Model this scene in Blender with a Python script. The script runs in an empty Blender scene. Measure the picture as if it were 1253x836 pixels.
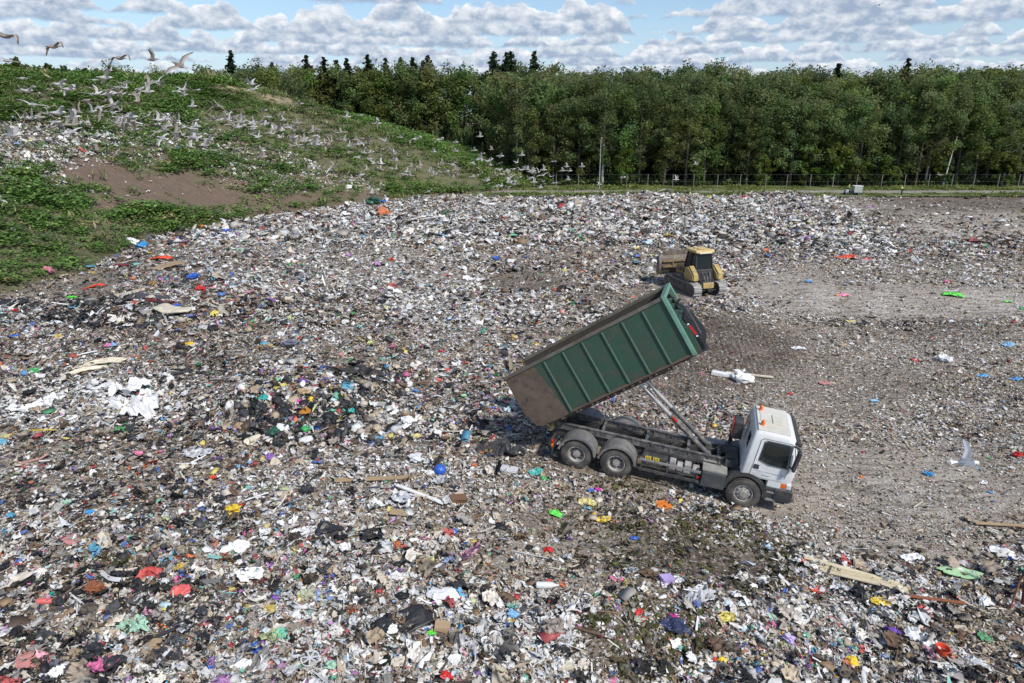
import bpy, bmesh, math, random
import numpy as np
from mathutils import Vector, Matrix, Euler
R = math.radians
rng = np.random.default_rng(7)
random.seed(7)
sc = bpy.context.scene
COL = sc.collection

# ------------------------------------------------------------------ helpers
def link(o):
    COL.objects.link(o); return o

def tag(o, label=None, cat=None, group=None, kind=None):
    if label: o['label'] = label
    if cat: o['category'] = cat
    if group: o['group'] = group
    if kind: o['kind'] = kind
    return o

def empty(name, loc=(0, 0, 0), rot=(0, 0, 0), s=1.0):
    o = bpy.data.objects.new(name, None); o.empty_display_size = .3
    o.location = loc; o.rotation_euler = rot; o.scale = (s, s, s)
    return link(o)

def copy_tree(o, parent=None, kids=None):
    c = o.copy(); COL.objects.link(c)
    c.parent = parent
    for ch in list(o.children):
        copy_tree(ch, c)
    return c

class MB:
    """collects shapes into one mesh"""
    def __init__(s): s.v = []; s.f = []; s.m = []
    def add(s, vs, fs, mi=0):
        b = len(s.v); s.v += [tuple(v) for v in vs]
        for f in fs: s.f.append(tuple(i + b for i in f)); s.m.append(mi)
        return s
    def box(s, x0, x1, y0, y1, z0, z1, mi=0, M=None):
        vs = [Vector((x, y, z)) for x in (x0, x1) for y in (y0, y1) for z in (z0, z1)]
        if M is not None: vs = [M @ v for v in vs]
        return s.add(vs, [(0, 1, 3, 2), (4, 6, 7, 5), (0, 4, 5, 1), (2, 3, 7, 6), (0, 2, 6, 4), (1, 5, 7, 3)], mi)
    def bar(s, a, b, w, h, mi=0, up=(0, 0, 1)):
        a = Vector(a); b = Vector(b); d = (b - a).normalized(); u = Vector(up)
        if abs(d.dot(u)) > .98: u = Vector((1, 0, 0))
        r = d.cross(u).normalized(); u = r.cross(d)
        vs = [p + r * (i * w / 2) + u * (j * h / 2) for p in (a, b) for i, j in ((-1, -1), (1, -1), (1, 1), (-1, 1))]
        return s.add(vs, [(3, 2, 1, 0), (4, 5, 6, 7), (0, 1, 5, 4), (1, 2, 6, 5), (2, 3, 7, 6), (3, 0, 4, 7)], mi)
    def tube(s, pts, rad, n=8, mi=0, cap=True):
        pts = [Vector(p) for p in pts]
        rad = [rad] * len(pts) if not hasattr(rad, '__len__') else rad
        vs = []; fs = []
        ref = Vector((0.31, 0.17, 1)).normalized()
        for i, p in enumerate(pts):
            d = (pts[min(i + 1, len(pts) - 1)] - pts[max(i - 1, 0)]).normalized()
            u = ref if abs(d.dot(ref)) < .95 else Vector((1, 0, 0))
            r = d.cross(u).normalized(); u = r.cross(d)
            for k in range(n):
                a = 2 * math.pi * k / n
                vs.append(p + (r * math.cos(a) + u * math.sin(a)) * rad[i])
        for i in range(len(pts) - 1):
            for k in range(n):
                fs.append((i * n + k, i * n + (k + 1) % n, (i + 1) * n + (k + 1) % n, (i + 1) * n + k))
        if cap:
            fs.append(tuple(range(n - 1, -1, -1))); fs.append(tuple((len(pts) - 1) * n + k for k in range(n)))
        return s.add(vs, fs, mi)
    def lathe(s, prof, c=(0, 0, 0), axis='y', n=32, mi=0):
        """prof: list of (offset along axis, radius)"""
        vs = []; fs = []
        for o, r in prof:
            for k in range(n):
                a = 2 * math.pi * k / n; p, q = r * math.cos(a), r * math.sin(a)
                v = {'y': (p, o, q), 'x': (o, p, q), 'z': (p, q, o)}[axis]
                vs.append((v[0] + c[0], v[1] + c[1], v[2] + c[2]))
        for i in range(len(prof) - 1):
            for k in range(n):
                fs.append((i * n + k, i * n + (k + 1) % n, (i + 1) * n + (k + 1) % n, (i + 1) * n + k))
        return s.add(vs, fs, mi)
    def prism(s, poly, y0, y1, mi=0, plane='xz'):
        """extrude a 2-D outline"""
        n = len(poly)
        def P(p, y):
            return {'xz': (p[0], y, p[1]), 'xy': (p[0], p[1], y), 'yz': (y, p[0], p[1])}[plane]
        vs = [P(p, y0) for p in poly] + [P(p, y1) for p in poly]
        fs = [tuple(range(n)), tuple(range(2 * n - 1, n - 1, -1))]
        fs += [(i, (i + 1) % n, n + (i + 1) % n, n + i) for i in range(n)]
        return s.add(vs, fs, mi)
    def xf(s, M):
        s.v = [tuple(M @ Vector(v)) for v in s.v]; return s
    def build(s, name, mats, parent=None, smooth=False, bevel=0, seg=2):
        me = bpy.data.meshes.new(name); me.from_pydata(s.v, [], s.f)
        if not isinstance(mats, (list, tuple)): mats = [mats]
        for m in mats: me.materials.append(m)
        me.polygons.foreach_set('material_index', s.m)
        bm = bmesh.new(); bm.from_mesh(me); bmesh.ops.recalc_face_normals(bm, faces=bm.faces); bm.to_mesh(me); bm.free()
        if smooth:
            me.polygons.foreach_set('use_smooth', [True] * len(me.polygons))
            me.set_sharp_from_angle(angle=R(35 if smooth is True else smooth))
        me.update()
        o = link(bpy.data.objects.new(name, me))
        if parent is not None: o.parent = parent
        if bevel:
            b = o.modifiers.new('edge', 'BEVEL'); b.width = bevel; b.segments = seg; b.limit_method = 'ANGLE'; b.angle_limit = R(40)
        return o

def np_mesh(name, V, T, mat, col=None, smooth=False):
    """triangle mesh straight from arrays, colour per vertex"""
    V = np.ascontiguousarray(V, np.float32); T = np.ascontiguousarray(T, np.int32)
    me = bpy.data.meshes.new(name)
    me.vertices.add(len(V)); me.vertices.foreach_set('co', V.ravel())
    k = T.shape[1]
    me.loops.add(T.size); me.loops.foreach_set('vertex_index', T.ravel())
    me.polygons.add(len(T)); me.polygons.foreach_set('loop_start', np.arange(0, T.size, k, dtype=np.int32))
    if smooth: me.polygons.foreach_set('use_smooth', np.ones(len(T), bool))
    me.update(calc_edges=True)
    if col is not None:
        a = me.color_attributes.new('col', 'FLOAT_COLOR', 'POINT')
        c = np.ones((len(V), 4), np.float32); c[:, :col.shape[1]] = col
        a.data.foreach_set('color', c.ravel())
    me.materials.append(mat)
    return me

def np_obj(name, *a, **k):
    return link(bpy.data.objects.new(name, np_mesh(name, *a, **k)))

# ------------------------------------------------------------------ materials
def mat(name, col=(.5, .5, .5), rough=.6, metal=0., spec=.5, noise=None, bump=0., bscale=40, emit=None, alpha=None):
    """noise=(scale, colour2, lo, hi): patchy second colour (dirt, wear)"""
    m = bpy.data.materials.new(name); m.use_nodes = True
    nt = m.node_tree; p = nt.nodes['Principled BSDF']
    p.inputs['Base Color'].default_value = (*col, 1); p.inputs['Roughness'].default_value = rough
    p.inputs['Metallic'].default_value = metal; p.inputs['Specular IOR Level'].default_value = spec
    tc = nt.nodes.new('ShaderNodeTexCoord')
    if noise:
        for i, (scl, c2, lo, hi) in enumerate(noise if isinstance(noise, list) else [noise]):
            n = nt.nodes.new('ShaderNodeTexNoise'); n.inputs['Scale'].default_value = scl; n.inputs['Detail'].default_value = 8; n.inputs['Roughness'].default_value = .65
            nt.links.new(tc.outputs['Object'], n.inputs['Vector'])
            mr = nt.nodes.new('ShaderNodeMapRange'); mr.inputs[1].default_value = lo; mr.inputs[2].default_value = hi
            nt.links.new(n.outputs['Fac'], mr.inputs[0])
            mx = nt.nodes.new('ShaderNodeMix'); mx.data_type = 'RGBA'
            nt.links.new(mr.outputs[0], mx.inputs[0])
            l = p.inputs['Base Color'].links
            if l: nt.links.new(l[0].from_socket, mx.inputs[6])
            else: mx.inputs[6].default_value = (*col, 1)
            mx.inputs[7].default_value = (*c2, 1)
            nt.links.new(mx.outputs[2], p.inputs['Base Color'])
    if bump:
        n = nt.nodes.new('ShaderNodeTexNoise'); n.inputs['Scale'].default_value = bscale; n.inputs['Detail'].default_value = 5
        nt.links.new(tc.outputs['Object'], n.inputs['Vector'])
        b = nt.nodes.new('ShaderNodeBump'); b.inputs['Strength'].default_value = bump; b.inputs['Distance'].default_value = .05
        nt.links.new(n.outputs['Fac'], b.inputs['Height']); nt.links.new(b.outputs[0], p.inputs['Normal'])
    if emit:
        p.inputs['Emission Color'].default_value = (*emit[0], 1); p.inputs['Emission Strength'].default_value = emit[1]
    return m

def attr_mat(name, rough=.6, spec=.4, vary=0., trans=0., bump=0., bscale=30):
    """base colour from the per-vertex colour of each piece; vary: brightness and hue change from object to object"""
    m = bpy.data.materials.new(name); m.use_nodes = True
    nt = m.node_tree; p = nt.nodes['Principled BSDF']; p.inputs['Roughness'].default_value = rough
    p.inputs['Specular IOR Level'].default_value = spec
    a = nt.nodes.new('ShaderNodeAttribute'); a.attribute_name = 'col'
    out = a.outputs['Color']
    if vary:
        oi = nt.nodes.new('ShaderNodeObjectInfo')
        h = nt.nodes.new('ShaderNodeHueSaturation')
        mr = nt.nodes.new('ShaderNodeMapRange'); mr.inputs[3].default_value = 1 - vary; mr.inputs[4].default_value = 1 + vary
        nt.links.new(oi.outputs['Random'], mr.inputs[0]); nt.links.new(mr.outputs[0], h.inputs['Value'])
        w = nt.nodes.new('ShaderNodeTexWhiteNoise'); w.noise_dimensions = '1D'; nt.links.new(oi.outputs['Random'], w.inputs['W'])
        m2 = nt.nodes.new('ShaderNodeMapRange'); m2.inputs[3].default_value = .5 - .07 * vary; m2.inputs[4].default_value = .5 + .1 * vary
        nt.links.new(w.outputs['Value'], m2.inputs[0]); nt.links.new(m2.outputs[0], h.inputs['Hue'])
        nt.links.new(out, h.inputs['Color']); out = h.outputs['Color']
    nt.links.new(out, p.inputs['Base Color'])
    if trans:
        t = nt.nodes.new('ShaderNodeBsdfTranslucent'); nt.links.new(out, t.inputs['Color'])
        mx = nt.nodes.new('ShaderNodeMixShader'); mx.inputs[0].default_value = trans
        nt.links.new(p.outputs[0], mx.inputs[1]); nt.links.new(t.outputs[0], mx.inputs[2])
        nt.links.new(mx.outputs[0], nt.nodes['Material Output'].inputs['Surface'])
    return m

# ------------------------------------------------------------------ camera
F, CX, CY = 835.0, 626.5, 418.0
PIT, CH = R(18.3), 11.876
cd = bpy.data.cameras.new('camera'); cam = link(bpy.data.objects.new('camera', cd))
cd.sensor_width = 36; cd.lens = 36 * F / 1253; cd.clip_end = 20000; cd.clip_start = .1
cam.location = (0, 0, CH); cam.rotation_euler = (R(90) - PIT, 0, 0); sc.camera = cam
CR = np.array([[1, 0, 0], [0, -math.sin(PIT), -math.cos(PIT)], [0, math.cos(PIT), -math.sin(PIT)]])
def project(P):
    q = (np.atleast_2d(P) - [0, 0, CH]) @ CR.T
    return CX + F * q[:, 0] / q[:, 2], CY + F * q[:, 1] / q[:, 2], q[:, 2]
def ray(px, py):
    px = np.atleast_1d(np.asarray(px, float)); py = np.atleast_1d(np.asarray(py, float))
    return np.stack([(px - CX) / F, (py - CY) / F, np.ones_like(px)], 1) @ CR
def at_depth(px, py, d):
    return (ray(px, py)[0] * d + [0, 0, CH])

# ------------------------------------------------------------------ terrain
def smooth(a, b, x):
    t = np.clip((x - a) / (b - a), 0, 1); return t * t * (3 - 2 * t)
def hash2(ix, iy, s):
    h = (ix * 374761393 + iy * 668265263 + s * 1442695041) & 0xffffffff
    h = ((h ^ (h >> 13)) * 1274126177) & 0xffffffff
    return ((h ^ (h >> 16)) & 0xffff) / 65535.0
def vnoise(x, y, s=0):
    ix = np.floor(x).astype(np.int64); iy = np.floor(y).astype(np.int64); fx = x - ix; fy = y - iy
    fx = fx * fx * (3 - 2 * fx); fy = fy * fy * (3 - 2 * fy)
    a = hash2(ix, iy, s); b = hash2(ix + 1, iy, s); c = hash2(ix, iy + 1, s); d = hash2(ix + 1, iy + 1, s)
    return (a * (1 - fx) + b * fx) * (1 - fy) + (c * (1 - fx) + d * fx) * fy
def fbm(x, y, s=0, o=4):
    r = 0; amp = .5
    for k in range(o):
        r = r + amp * (vnoise(x, y, s + k) - .5); x = x * 2.03 + 5.1; y = y * 2.03 + 1.7; amp *= .5
    return r

TX, TY, TZ, TYAW, TPIT = 7.689, 20.405, -.126, R(-16.375), R(6.18)
FRONT = np.array([(-400, -60), (-90, 20), (-48, 34), (-34, 43), (-33.5, 52), (-36, 62), (-36.5, 70), (-31, 84), (-21, 100), (-10, 109), (2, 116), (10, 121)], float)
def hill_h(x, y):
    shp = x.shape; x = x.ravel(); y = y.ravel()
    d = np.full(x.shape, 1e9)
    for (ax, ay), (bx, by) in zip(FRONT[:-1], FRONT[1:]):
        t = np.clip(((x - ax) * (bx - ax) + (y - ay) * (by - ay)) / ((bx - ax) ** 2 + (by - ay) ** 2), 0, 1)
        d = np.minimum(d, np.hypot(x - ax - t * (bx - ax), y - ay - t * (by - ay)))
    poly = np.vstack([FRONT, [(10, 600), (-600, 600), (-600, -60)]])
    ins = np.zeros(x.shape, bool); n = len(poly); j = n - 1
    for i in range(n):
        xi, yi = poly[i]; xj, yj = poly[j]
        if yi != yj: ins ^= ((yi > y) != (yj > y)) & (x < (xj - xi) * (y - yi) / (yj - yi) + xi)
        j = i
    s = np.where(ins, d, -d)
    zf = .46 * s * (1 + .25 * fbm(x * .06, y * .06, 40, 3))
    zr = .36 * (4.5 - x) + .8 * fbm(x * .07, y * .07, 44, 3)
    zb = .55 * (158 - y) + .25 * np.clip(-x - 40, 0, 60)
    M = 17.1 + .012 * (y - 60) + 1.2 * fbm(x * .04, y * .04, 47, 3)
    k = 1.1
    z = -k * np.log(np.exp(-np.clip(zf, -30, 60) / k) + np.exp(-np.clip(zr, -30, 60) / k) + np.exp(-np.clip(zb, -30, 60) / k) + np.exp(-M / k))
    z = z + np.clip(s / 6, 0, 1) * (.9 * fbm(x * .22, y * .22, 51, 4) + .35 * fbm(x * .9, y * .9, 55, 3))
    return np.where(s > -4, z, -3.0).reshape(shp)

MOUNDS = []   # (x, y, rx, ry, height)
def base_h(x, y, rough=True):
    s = (x - TX) * math.cos(TYAW) + (y - TY) * math.sin(TYAW)
    pl = TZ - math.tan(TPIT) * s
    lo, hi, k = -.45, .78, .12
    pl = k * np.log(np.exp(np.clip(pl, -3, 3) / k) + math.exp(lo / k)); pl = -k * np.log(np.exp(-pl / k) + math.exp(-hi / k))
    z = pl * (1 - smooth(32, 55, y))
    for mx, my, rx, ry, h in MOUNDS:
        z = z + h * np.exp(-((x - mx) / rx) ** 2 - ((y - my) / ry) ** 2)
    if rough:
        t = -math.sin(TYAW) * (x - TX) + math.cos(TYAW) * (y - TY)
        near = np.exp(-(np.clip(np.abs(s + 2.6) - 4.2, 0, None) / 1.2) ** 2 - (np.clip(np.abs(t) - 1.3, 0, None) / 1.0) ** 2)
        dz = np.exp(-((x - 12.4) / 2.6) ** 2 - ((y - 47.3) / 3) ** 2)
        amp = (1 - .9 * np.maximum(near, dz)) * (1 - smooth(104, 110, y) * .95) * (1 - .55 * smooth(4, 16, x) * (1 - smooth(24, 34, x) * 0))
        z = z + amp * (.5 * fbm(x * .16, y * .16, 1, 4) + .42 * fbm(x * .7, y * .7, 8, 4))
    return z
def gpt(px, py, z=0.):
    r = ray(px, py)[0]; t = (z - CH) / r[2]; return r[0] * t, r[1] * t
for px, py, rx, ry, h in [(375, 520, 3.2, 2.2, 1.1), (300, 490, 5, 3, .5), (950, 243, 5, 3, 1.0), (800, 241, 6, 3, .7), (880, 246, 9, 4, .3), (700, 250, 16, 6, .4),
                          (180, 420, 7, 5, .8), (60, 700, 4, 3, .35), (930, 745, 3.2, 1.6, .35), (560, 300, 14, 9, 1.0), (1000, 280, 10, 5, .6), (300, 360, 9, 8, 1.3), (820, 720, 2.4, 1.5, .3)]:
    x, y = gpt(px, py); MOUNDS.append((x, y, rx, ry, h))

GX0, GY0, GS = -170., 2., .4
_gx, _gy = np.meshgrid(np.arange(GX0, 170, GS), np.arange(GY0, 190, GS))
GB = base_h(_gx, _gy); GH = hill_h(_gx, _gy)
GT = np.maximum(GB, GH)
def bil(G, x, y):
    u = np.clip((x - GX0) / GS, 0, G.shape[1] - 1.01); v = np.clip((y - GY0) / GS, 0, G.shape[0] - 1.01)
    i = u.astype(int); j = v.astype(int); fu = u - i; fv = v - j
    return (G[j, i] * (1 - fu) + G[j, i + 1] * fu) * (1 - fv) + (G[j + 1, i] * (1 - fu) + G[j + 1, i + 1] * fu) * fv
def topz(x, y): return bil(GT, np.atleast_1d(x), np.atleast_1d(y))
def normal(x, y, e=.4):
    n = np.stack([-(topz(x + e, y) - topz(x - e, y)) / (2 * e), -(topz(x, y + e) - topz(x, y - e)) / (2 * e), np.ones_like(x)], 1)
    return n / np.linalg.norm(n, axis=1, keepdims=True)
def cast(px, py):
    """where the rays through these points of the picture meet the ground"""
    r = ray(px, py); n = len(r); t0 = np.full(n, 6.); hit = np.zeros(n, bool); tt = np.full(n, np.nan)
    ts = np.concatenate([np.arange(6, 40, .5), np.arange(40, 190, 1.)])
    prev = np.ones(n) * 5
    for t in ts:
        P = r * t; g = P[:, 2] + CH - bil(GT, P[:, 0], P[:, 1])
        m = (~hit) & (g < 0)
        dt = .5 if t < 40 else 1.
        tt[m] = t - dt * (-g[m]) / (prev[m] - g[m] + 1e-9); hit |= m; prev = g
    P = r * np.nan_to_num(tt, nan=500.)[:, None] + [0, 0, CH]
    return P, hit, tt
def on_ground(px, py):
    P, h, t = cast([px], [py]); return P[0], float(t[0])
DENS = 1.0
# ------------------------------------------------------------------ ground, hill, road
def ground_material(name, cols, dust, bump=.6, chips=((.4, .37, .32), (.14, .12, .1)), cleat=.5):
    m = bpy.data.materials.new(name); m.use_nodes = True; nt = m.node_tree; p = nt.nodes['Principled BSDF']; p.inputs['Roughness'].default_value = .95
    p.inputs['Specular IOR Level'].default_value = .2
    tc = nt.nodes.new('ShaderNodeTexCoord')
    def noise(s, d=8, r=.65):
        n = nt.nodes.new('ShaderNodeTexNoise'); n.inputs['Scale'].default_value = s; n.inputs['Detail'].default_value = d; n.inputs['Roughness'].default_value = r
        nt.links.new(tc.outputs['Object'], n.inputs['Vector']); return n.outputs['Fac']
    def mix(f, a, b):
        x = nt.nodes.new('ShaderNodeMix'); x.data_type = 'RGBA'; nt.links.new(f, x.inputs[0])
        for i, c in ((6, a), (7, b)):
            if isinstance(c, tuple): x.inputs[i].default_value = (*c, 1)
            else: nt.links.new(c, x.inputs[i])
        return x.outputs[2]
    def rng_(f, a, b):
        r = nt.nodes.new('ShaderNodeMapRange'); r.inputs[1].default_value = a; r.inputs[2].default_value = b; nt.links.new(f, r.inputs[0]); return r.outputs[0]
    c = mix(rng_(noise(.35), .4, .6), cols[0], cols[1])
    c = mix(rng_(noise(2.2), .45, .62), c, cols[2])
    at = nt.nodes.new('ShaderNodeAttribute'); at.attribute_name = 'col'
    sp = nt.nodes.new('ShaderNodeSeparateColor'); nt.links.new(at.outputs['Color'], sp.inputs[0])
    c = mix(sp.outputs[0], c, mix(rng_(noise(1.1), .35, .65), dust[0], dust[1]))       # pale worn soil
    c = mix(sp.outputs[1], c, mix(rng_(noise(1.6), .35, .65), dust[2], dust[3]))       # dark muddy soil, and shade painted by the truck's rear wheels
    v = nt.nodes.new('ShaderNodeTexVoronoi'); v.inputs['Scale'].default_value = 16; nt.links.new(tc.outputs['Object'], v.inputs['Vector'])
    w = nt.nodes.new('ShaderNodeTexWhiteNoise'); w.noise_dimensions = '3D'; nt.links.new(v.outputs['Position'], w.inputs['Vector'])
    c = mix(rng_(w.outputs['Value'], .86, .9), c, chips[0])
    mp = nt.nodes.new('ShaderNodeMapping'); mp.inputs['Rotation'].default_value = (0, 0, R(14)); mp.inputs['Scale'].default_value = (.7, 6, 1)
    nt.links.new(tc.outputs['Object'], mp.inputs['Vector']); sn = nt.nodes.new('ShaderNodeTexNoise'); sn.inputs['Scale'].default_value = .8; sn.inputs['Detail'].default_value = 6; nt.links.new(mp.outputs[0], sn.inputs['Vector'])
    c = mix(rng_(sn.outputs['Fac'], .46, .72), c, chips[1])
    nt.links.new(c, p.inputs['Base Color'])
    wv = nt.nodes.new('ShaderNodeTexWave'); wv.inputs['Scale'].default_value = 1.1; wv.inputs['Distortion'].default_value = 5; wv.inputs['Detail'].default_value = 2; wv.inputs['Detail Scale'].default_value = .6
    m3 = nt.nodes.new('ShaderNodeMapping'); m3.inputs['Rotation'].default_value = (0, 0, R(10)); nt.links.new(tc.outputs['Object'], m3.inputs['Vector']); nt.links.new(m3.outputs[0], wv.inputs['Vector'])
    ml = nt.nodes.new('ShaderNodeMath'); ml.operation = 'MULTIPLY'; nt.links.new(wv.outputs['Fac'], ml.inputs[0]); nt.links.new(sp.outputs[1], ml.inputs[1])
    b2 = nt.nodes.new('ShaderNodeBump'); b2.inputs['Strength'].default_value = cleat; b2.inputs['Distance'].default_value = .1; nt.links.new(ml.outputs[0], b2.inputs['Height'])
    b = nt.nodes.new('ShaderNodeBump'); b.inputs['Strength'].default_value = bump; b.inputs['Distance'].default_value = .12; nt.links.new(b2.outputs[0], b.inputs['Normal'])
    nt.links.new(noise(5, 10, .75), b.inputs['Height']); nt.links.new(b.outputs[0], p.inputs['Normal'])
    return m

def ell(px, py, L):
    """soft union of ellipses (px, py, rx, ry, strength[, turn in degrees])"""
    r = np.zeros(np.shape(px))
    for e in L:
        x0, y0, rx, ry, s = e[:5]; a = R(e[5]) if len(e) > 5 else 0
        dx, dy = px - x0, py - y0; u = (dx * math.cos(a) + dy * math.sin(a)) / rx; v = (-dx * math.sin(a) + dy * math.cos(a)) / ry
        r = np.maximum(r, s * np.clip(1.6 - 1.1 * (u * u + v * v), 0, 1))
    return r
# zones of the tip, listed where they lie in the view and carried onto the ground
PALE = [(980, 372, 60, 12, .8), (1150, 290, 110, 14, .7), (1000, 610, 60, 12, .7), (1180, 600, 90, 14, .7, 5), (1080, 530, 120, 14, .5, 6), (1120, 372, 190, 24, .9), (960, 350, 70, 20, .6), (1100, 610, 190, 70, .55), (700, 690, 130, 50, .35), (1200, 280, 90, 30, .6), (1090, 255, 120, 8, .5), (1080, 660, 170, 26, .5, 6), (760, 330, 60, 14, .35)]
WET_SHADE = [(878, 432, 100, 50, 1.15), (800, 452, 50, 22, .8), (780, 365, 70, 12, .6), (640, 345, 55, 10, .7), (1190, 248, 130, 12, .9), (1120, 258, 90, 6, .5), (830, 470, 60, 25, .8), (680, 640, 50, 20, .6), (850, 690, 130, 50, .75), (800, 780, 80, 50, .7), (680, 570, 60, 22, .6), (1150, 400, 80, 10, .6), (1000, 470, 110, 30, .3), (1120, 320, 80, 9, .5)]  # dark soil zones, plus the truck's shade painted left of its rear wheels

# the sheet of ground, finer near the tip and reaching the horizon
nu, nv = 440, 520
uu = np.linspace(-1.75, 1.75, nu); rr = 14 * (4500 / 14) ** (np.linspace(0, 1, nv) ** 1.9)
U, RR = np.meshgrid(uu, rr); X = U * RR; Y = RR - 10
Z = base_h(X, Y) * (1 - smooth(150, 260, RR))
V = np.stack([X.ravel(), Y.ravel(), Z.ravel()], 1)
idx = np.arange(nu * nv).reshape(nv, nu)
Q = np.stack([idx[:-1, :-1], idx[:-1, 1:], idx[1:, 1:], idx[1:, :-1]], -1).reshape(-1, 4)
qx, qy, qd = project(V); ok = qd > 1
pale = np.where(ok, ell(qx, qy, PALE), 0) * np.clip(.75 + 1.4 * fbm(V[:, 0] * .5, V[:, 1] * .5, 70, 4), 0, 1)
wet_shade = np.where(ok, ell(qx, qy, WET_SHADE), 0) * np.clip(.85 + 1.4 * fbm(V[:, 0] * .6, V[:, 1] * .6, 75, 4), 0, 1)
gm = ground_material('tip_soil', [(.265, .218, .172), (.35, .295, .24), (.195, .154, .118)], [(.56, .525, .475), (.44, .4, .35), (.105, .074, .052), (.07, .05, .036)])
g = np_obj('ground', V, Q, gm, np.stack([pale, wet_shade, wet_shade * 0], 1), True); tag(g, kind='structure')

hx = np.arange(-190, 14, .8); hy = np.arange(14, 175, .8)
HX, HY = np.meshgrid(hx, hy); HZ = hill_h(HX, HY); HZ = np.where(HZ < -.2, -3., HZ)
HV = np.stack([HX.ravel(), HY.ravel(), HZ.ravel()], 1)
idx = np.arange(HX.size).reshape(HX.shape)
Q = np.stack([idx[:-1, :-1], idx[:-1, 1:], idx[1:, 1:], idx[1:, :-1]], -1).reshape(-1, 4)
zz = HV[Q][:, :, 2].max(1); Q = Q[zz > -2.5]
SAND = [(325, 115, 42, 8, .8, 22), (105, 285, 45, 14, .8), (230, 85, 60, 6, .8), (270, 100, 50, 8, .9, 15)]
BROWN = [(225, 234, 100, 25, 1), (125, 216, 62, 22, 1, 15), (150, 248, 60, 18, .9), (100, 285, 45, 24, .8), (330, 250, 70, 14, .8), (385, 250, 55, 14, .9), (110, 280, 60, 30, .6), (175, 190, 45, 14, .7), (440, 240, 40, 10, .8), (420, 215, 25, 6, .6), (60, 300, 140, 40, .3)]
qx, qy, qd = project(HV)
hn = np.clip(1. + 1.9 * fbm(HV[:, 0] * .35, HV[:, 1] * .35, 130, 4), 0, 1.1)
hm = ground_material('hill_soil', [(.115, .125, .055), (.16, .15, .085), (.085, .1, .04)], [(.48, .38, .26), (.38, .3, .21), (.175, .122, .09), (.12, .086, .064)], .5, ((.17, .14, .105), (.11, .088, .068)), 0.)
h = np_obj('hill', HV, Q, hm, np.stack([ell(qx, qy, SAND) * hn, ell(qx, qy, BROWN) * hn, qx * 0], 1), True); tag(h, kind='structure')

def strip(name, y0, y1, x0, x1, z, m, n=60):
    xs = np.linspace(x0, x1, n); mb = MB()
    wob = lambda x, k: .5 * math.sin(x * .07 + k) + .3 * math.sin(x * .19 + 2 * k)
    vs = [(x, y0 + wob(x, 1), z) for x in xs] + [(x, y1 + wob(x, 2.3), z) for x in xs]
    mb.add(vs, [(i, i + 1, n + i + 1, n + i) for i in range(n - 1)])
    return tag(mb.build(name, m), kind='structure')
strip('grass_verge', 106.5, 124, -6, 190, .16, mat('verge_turf', (.12, .15, .045), .9, noise=[(.5, (.17, .18, .07), .4, .6), (3, (.08, .11, .03), .5, .65)]))
strip('gravel_track', 110.9, 115, -6, 190, .175, mat('track_gravel', (.27, .25, .215), .95, noise=[(.6, (.2, .185, .15), .4, .6), (4, (.34, .32, .28), .5, .7)]))
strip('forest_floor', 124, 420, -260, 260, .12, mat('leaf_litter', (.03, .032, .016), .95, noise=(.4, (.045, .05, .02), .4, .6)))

# ------------------------------------------------------------------ shapes of the rubbish
def grid_piece(n, crump, thin=.0, ragged=.25):
    g = np.linspace(-.5, .5, n + 1); x, y = np.meshgrid(g, g)
    x = x + rng.normal(0, ragged / n, x.shape); y = y + rng.normal(0, ragged / n, y.shape)
    cut = 1 - .28 * (np.abs(x) * 2) ** 4 * (np.abs(y) * 2) ** 2
    x = x * cut * rng.uniform(.7, 1.1); y = y * cut * rng.uniform(.5, 1.0)
    z = rng.normal(0, crump, x.shape)
    z += rng.uniform(-.5, .5) * x * x + rng.uniform(-.5, .5) * y * y
    V = np.stack([x.ravel(), y.ravel(), z.ravel()], 1); i = np.arange(V.shape[0]).reshape(n + 1, n + 1)
    q = np.stack([i[:-1, :-1], i[:-1, 1:], i[1:, 1:], i[1:, :-1]], -1).reshape(-1, 4)
    T = np.concatenate([q[:, [0, 1, 2]], q[:, [0, 2, 3]]]); return V, T
def chip():
    a = np.sort(rng.uniform(0, 2 * np.pi, rng.integers(4, 7))); k = len(a); r = rng.uniform(.3, .55, k)
    V = np.stack([r * np.cos(a), r * np.sin(a) * .75, rng.normal(0, .07, k)], 1); V = np.vstack([V, [[0, 0, rng.uniform(.05, .2)]]])
    return V, np.array([[i, (i + 1) % k, k] for i in range(k)])
def stick():
    L = 1.0; w = rng.uniform(.03, .09); b = rng.normal(0, .06)
    xs = np.array([-.5, 0, .5]); V = []
    for x in xs:
        for dy, dz in ((-w, 0), (0, w), (w, 0)): V.append((x, dy + b * (1 - 4 * x * x), dz))
    T = []
    for i in range(2):
        for k in range(2):
            a = i * 3 + k; T += [(a, a + 1, a + 4), (a, a + 4, a + 3)]
    return np.array(V), np.array(T)
def boxy():
    a, b, c = .5, rng.uniform(.25, .45), rng.uniform(.08, .3)
    V = np.array([(x, y, z) for x in (-a, a) for y in (-b, b) for z in (0, c)]) + rng.normal(0, .03, (8, 3))
    q = [(0, 1, 3, 2), (4, 6, 7, 5), (0, 4, 5, 1), (2, 3, 7, 6), (1, 5, 7, 3)]
    return V, np.array([t for f in q for t in ((f[0], f[1], f[2]), (f[0], f[2], f[3]))])
def ico(sub):
    bm = bmesh.new(); bmesh.ops.create_icosphere(bm, subdivisions=sub, radius=.5)
    bm.verts.ensure_lookup_table(); V = np.array([v.co[:] for v in bm.verts]); T = np.array([[v.index for v in f.verts] for f in bm.faces]); bm.free(); return V, T
ICO = {s: ico(s) for s in (1, 2, 3)}
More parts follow.
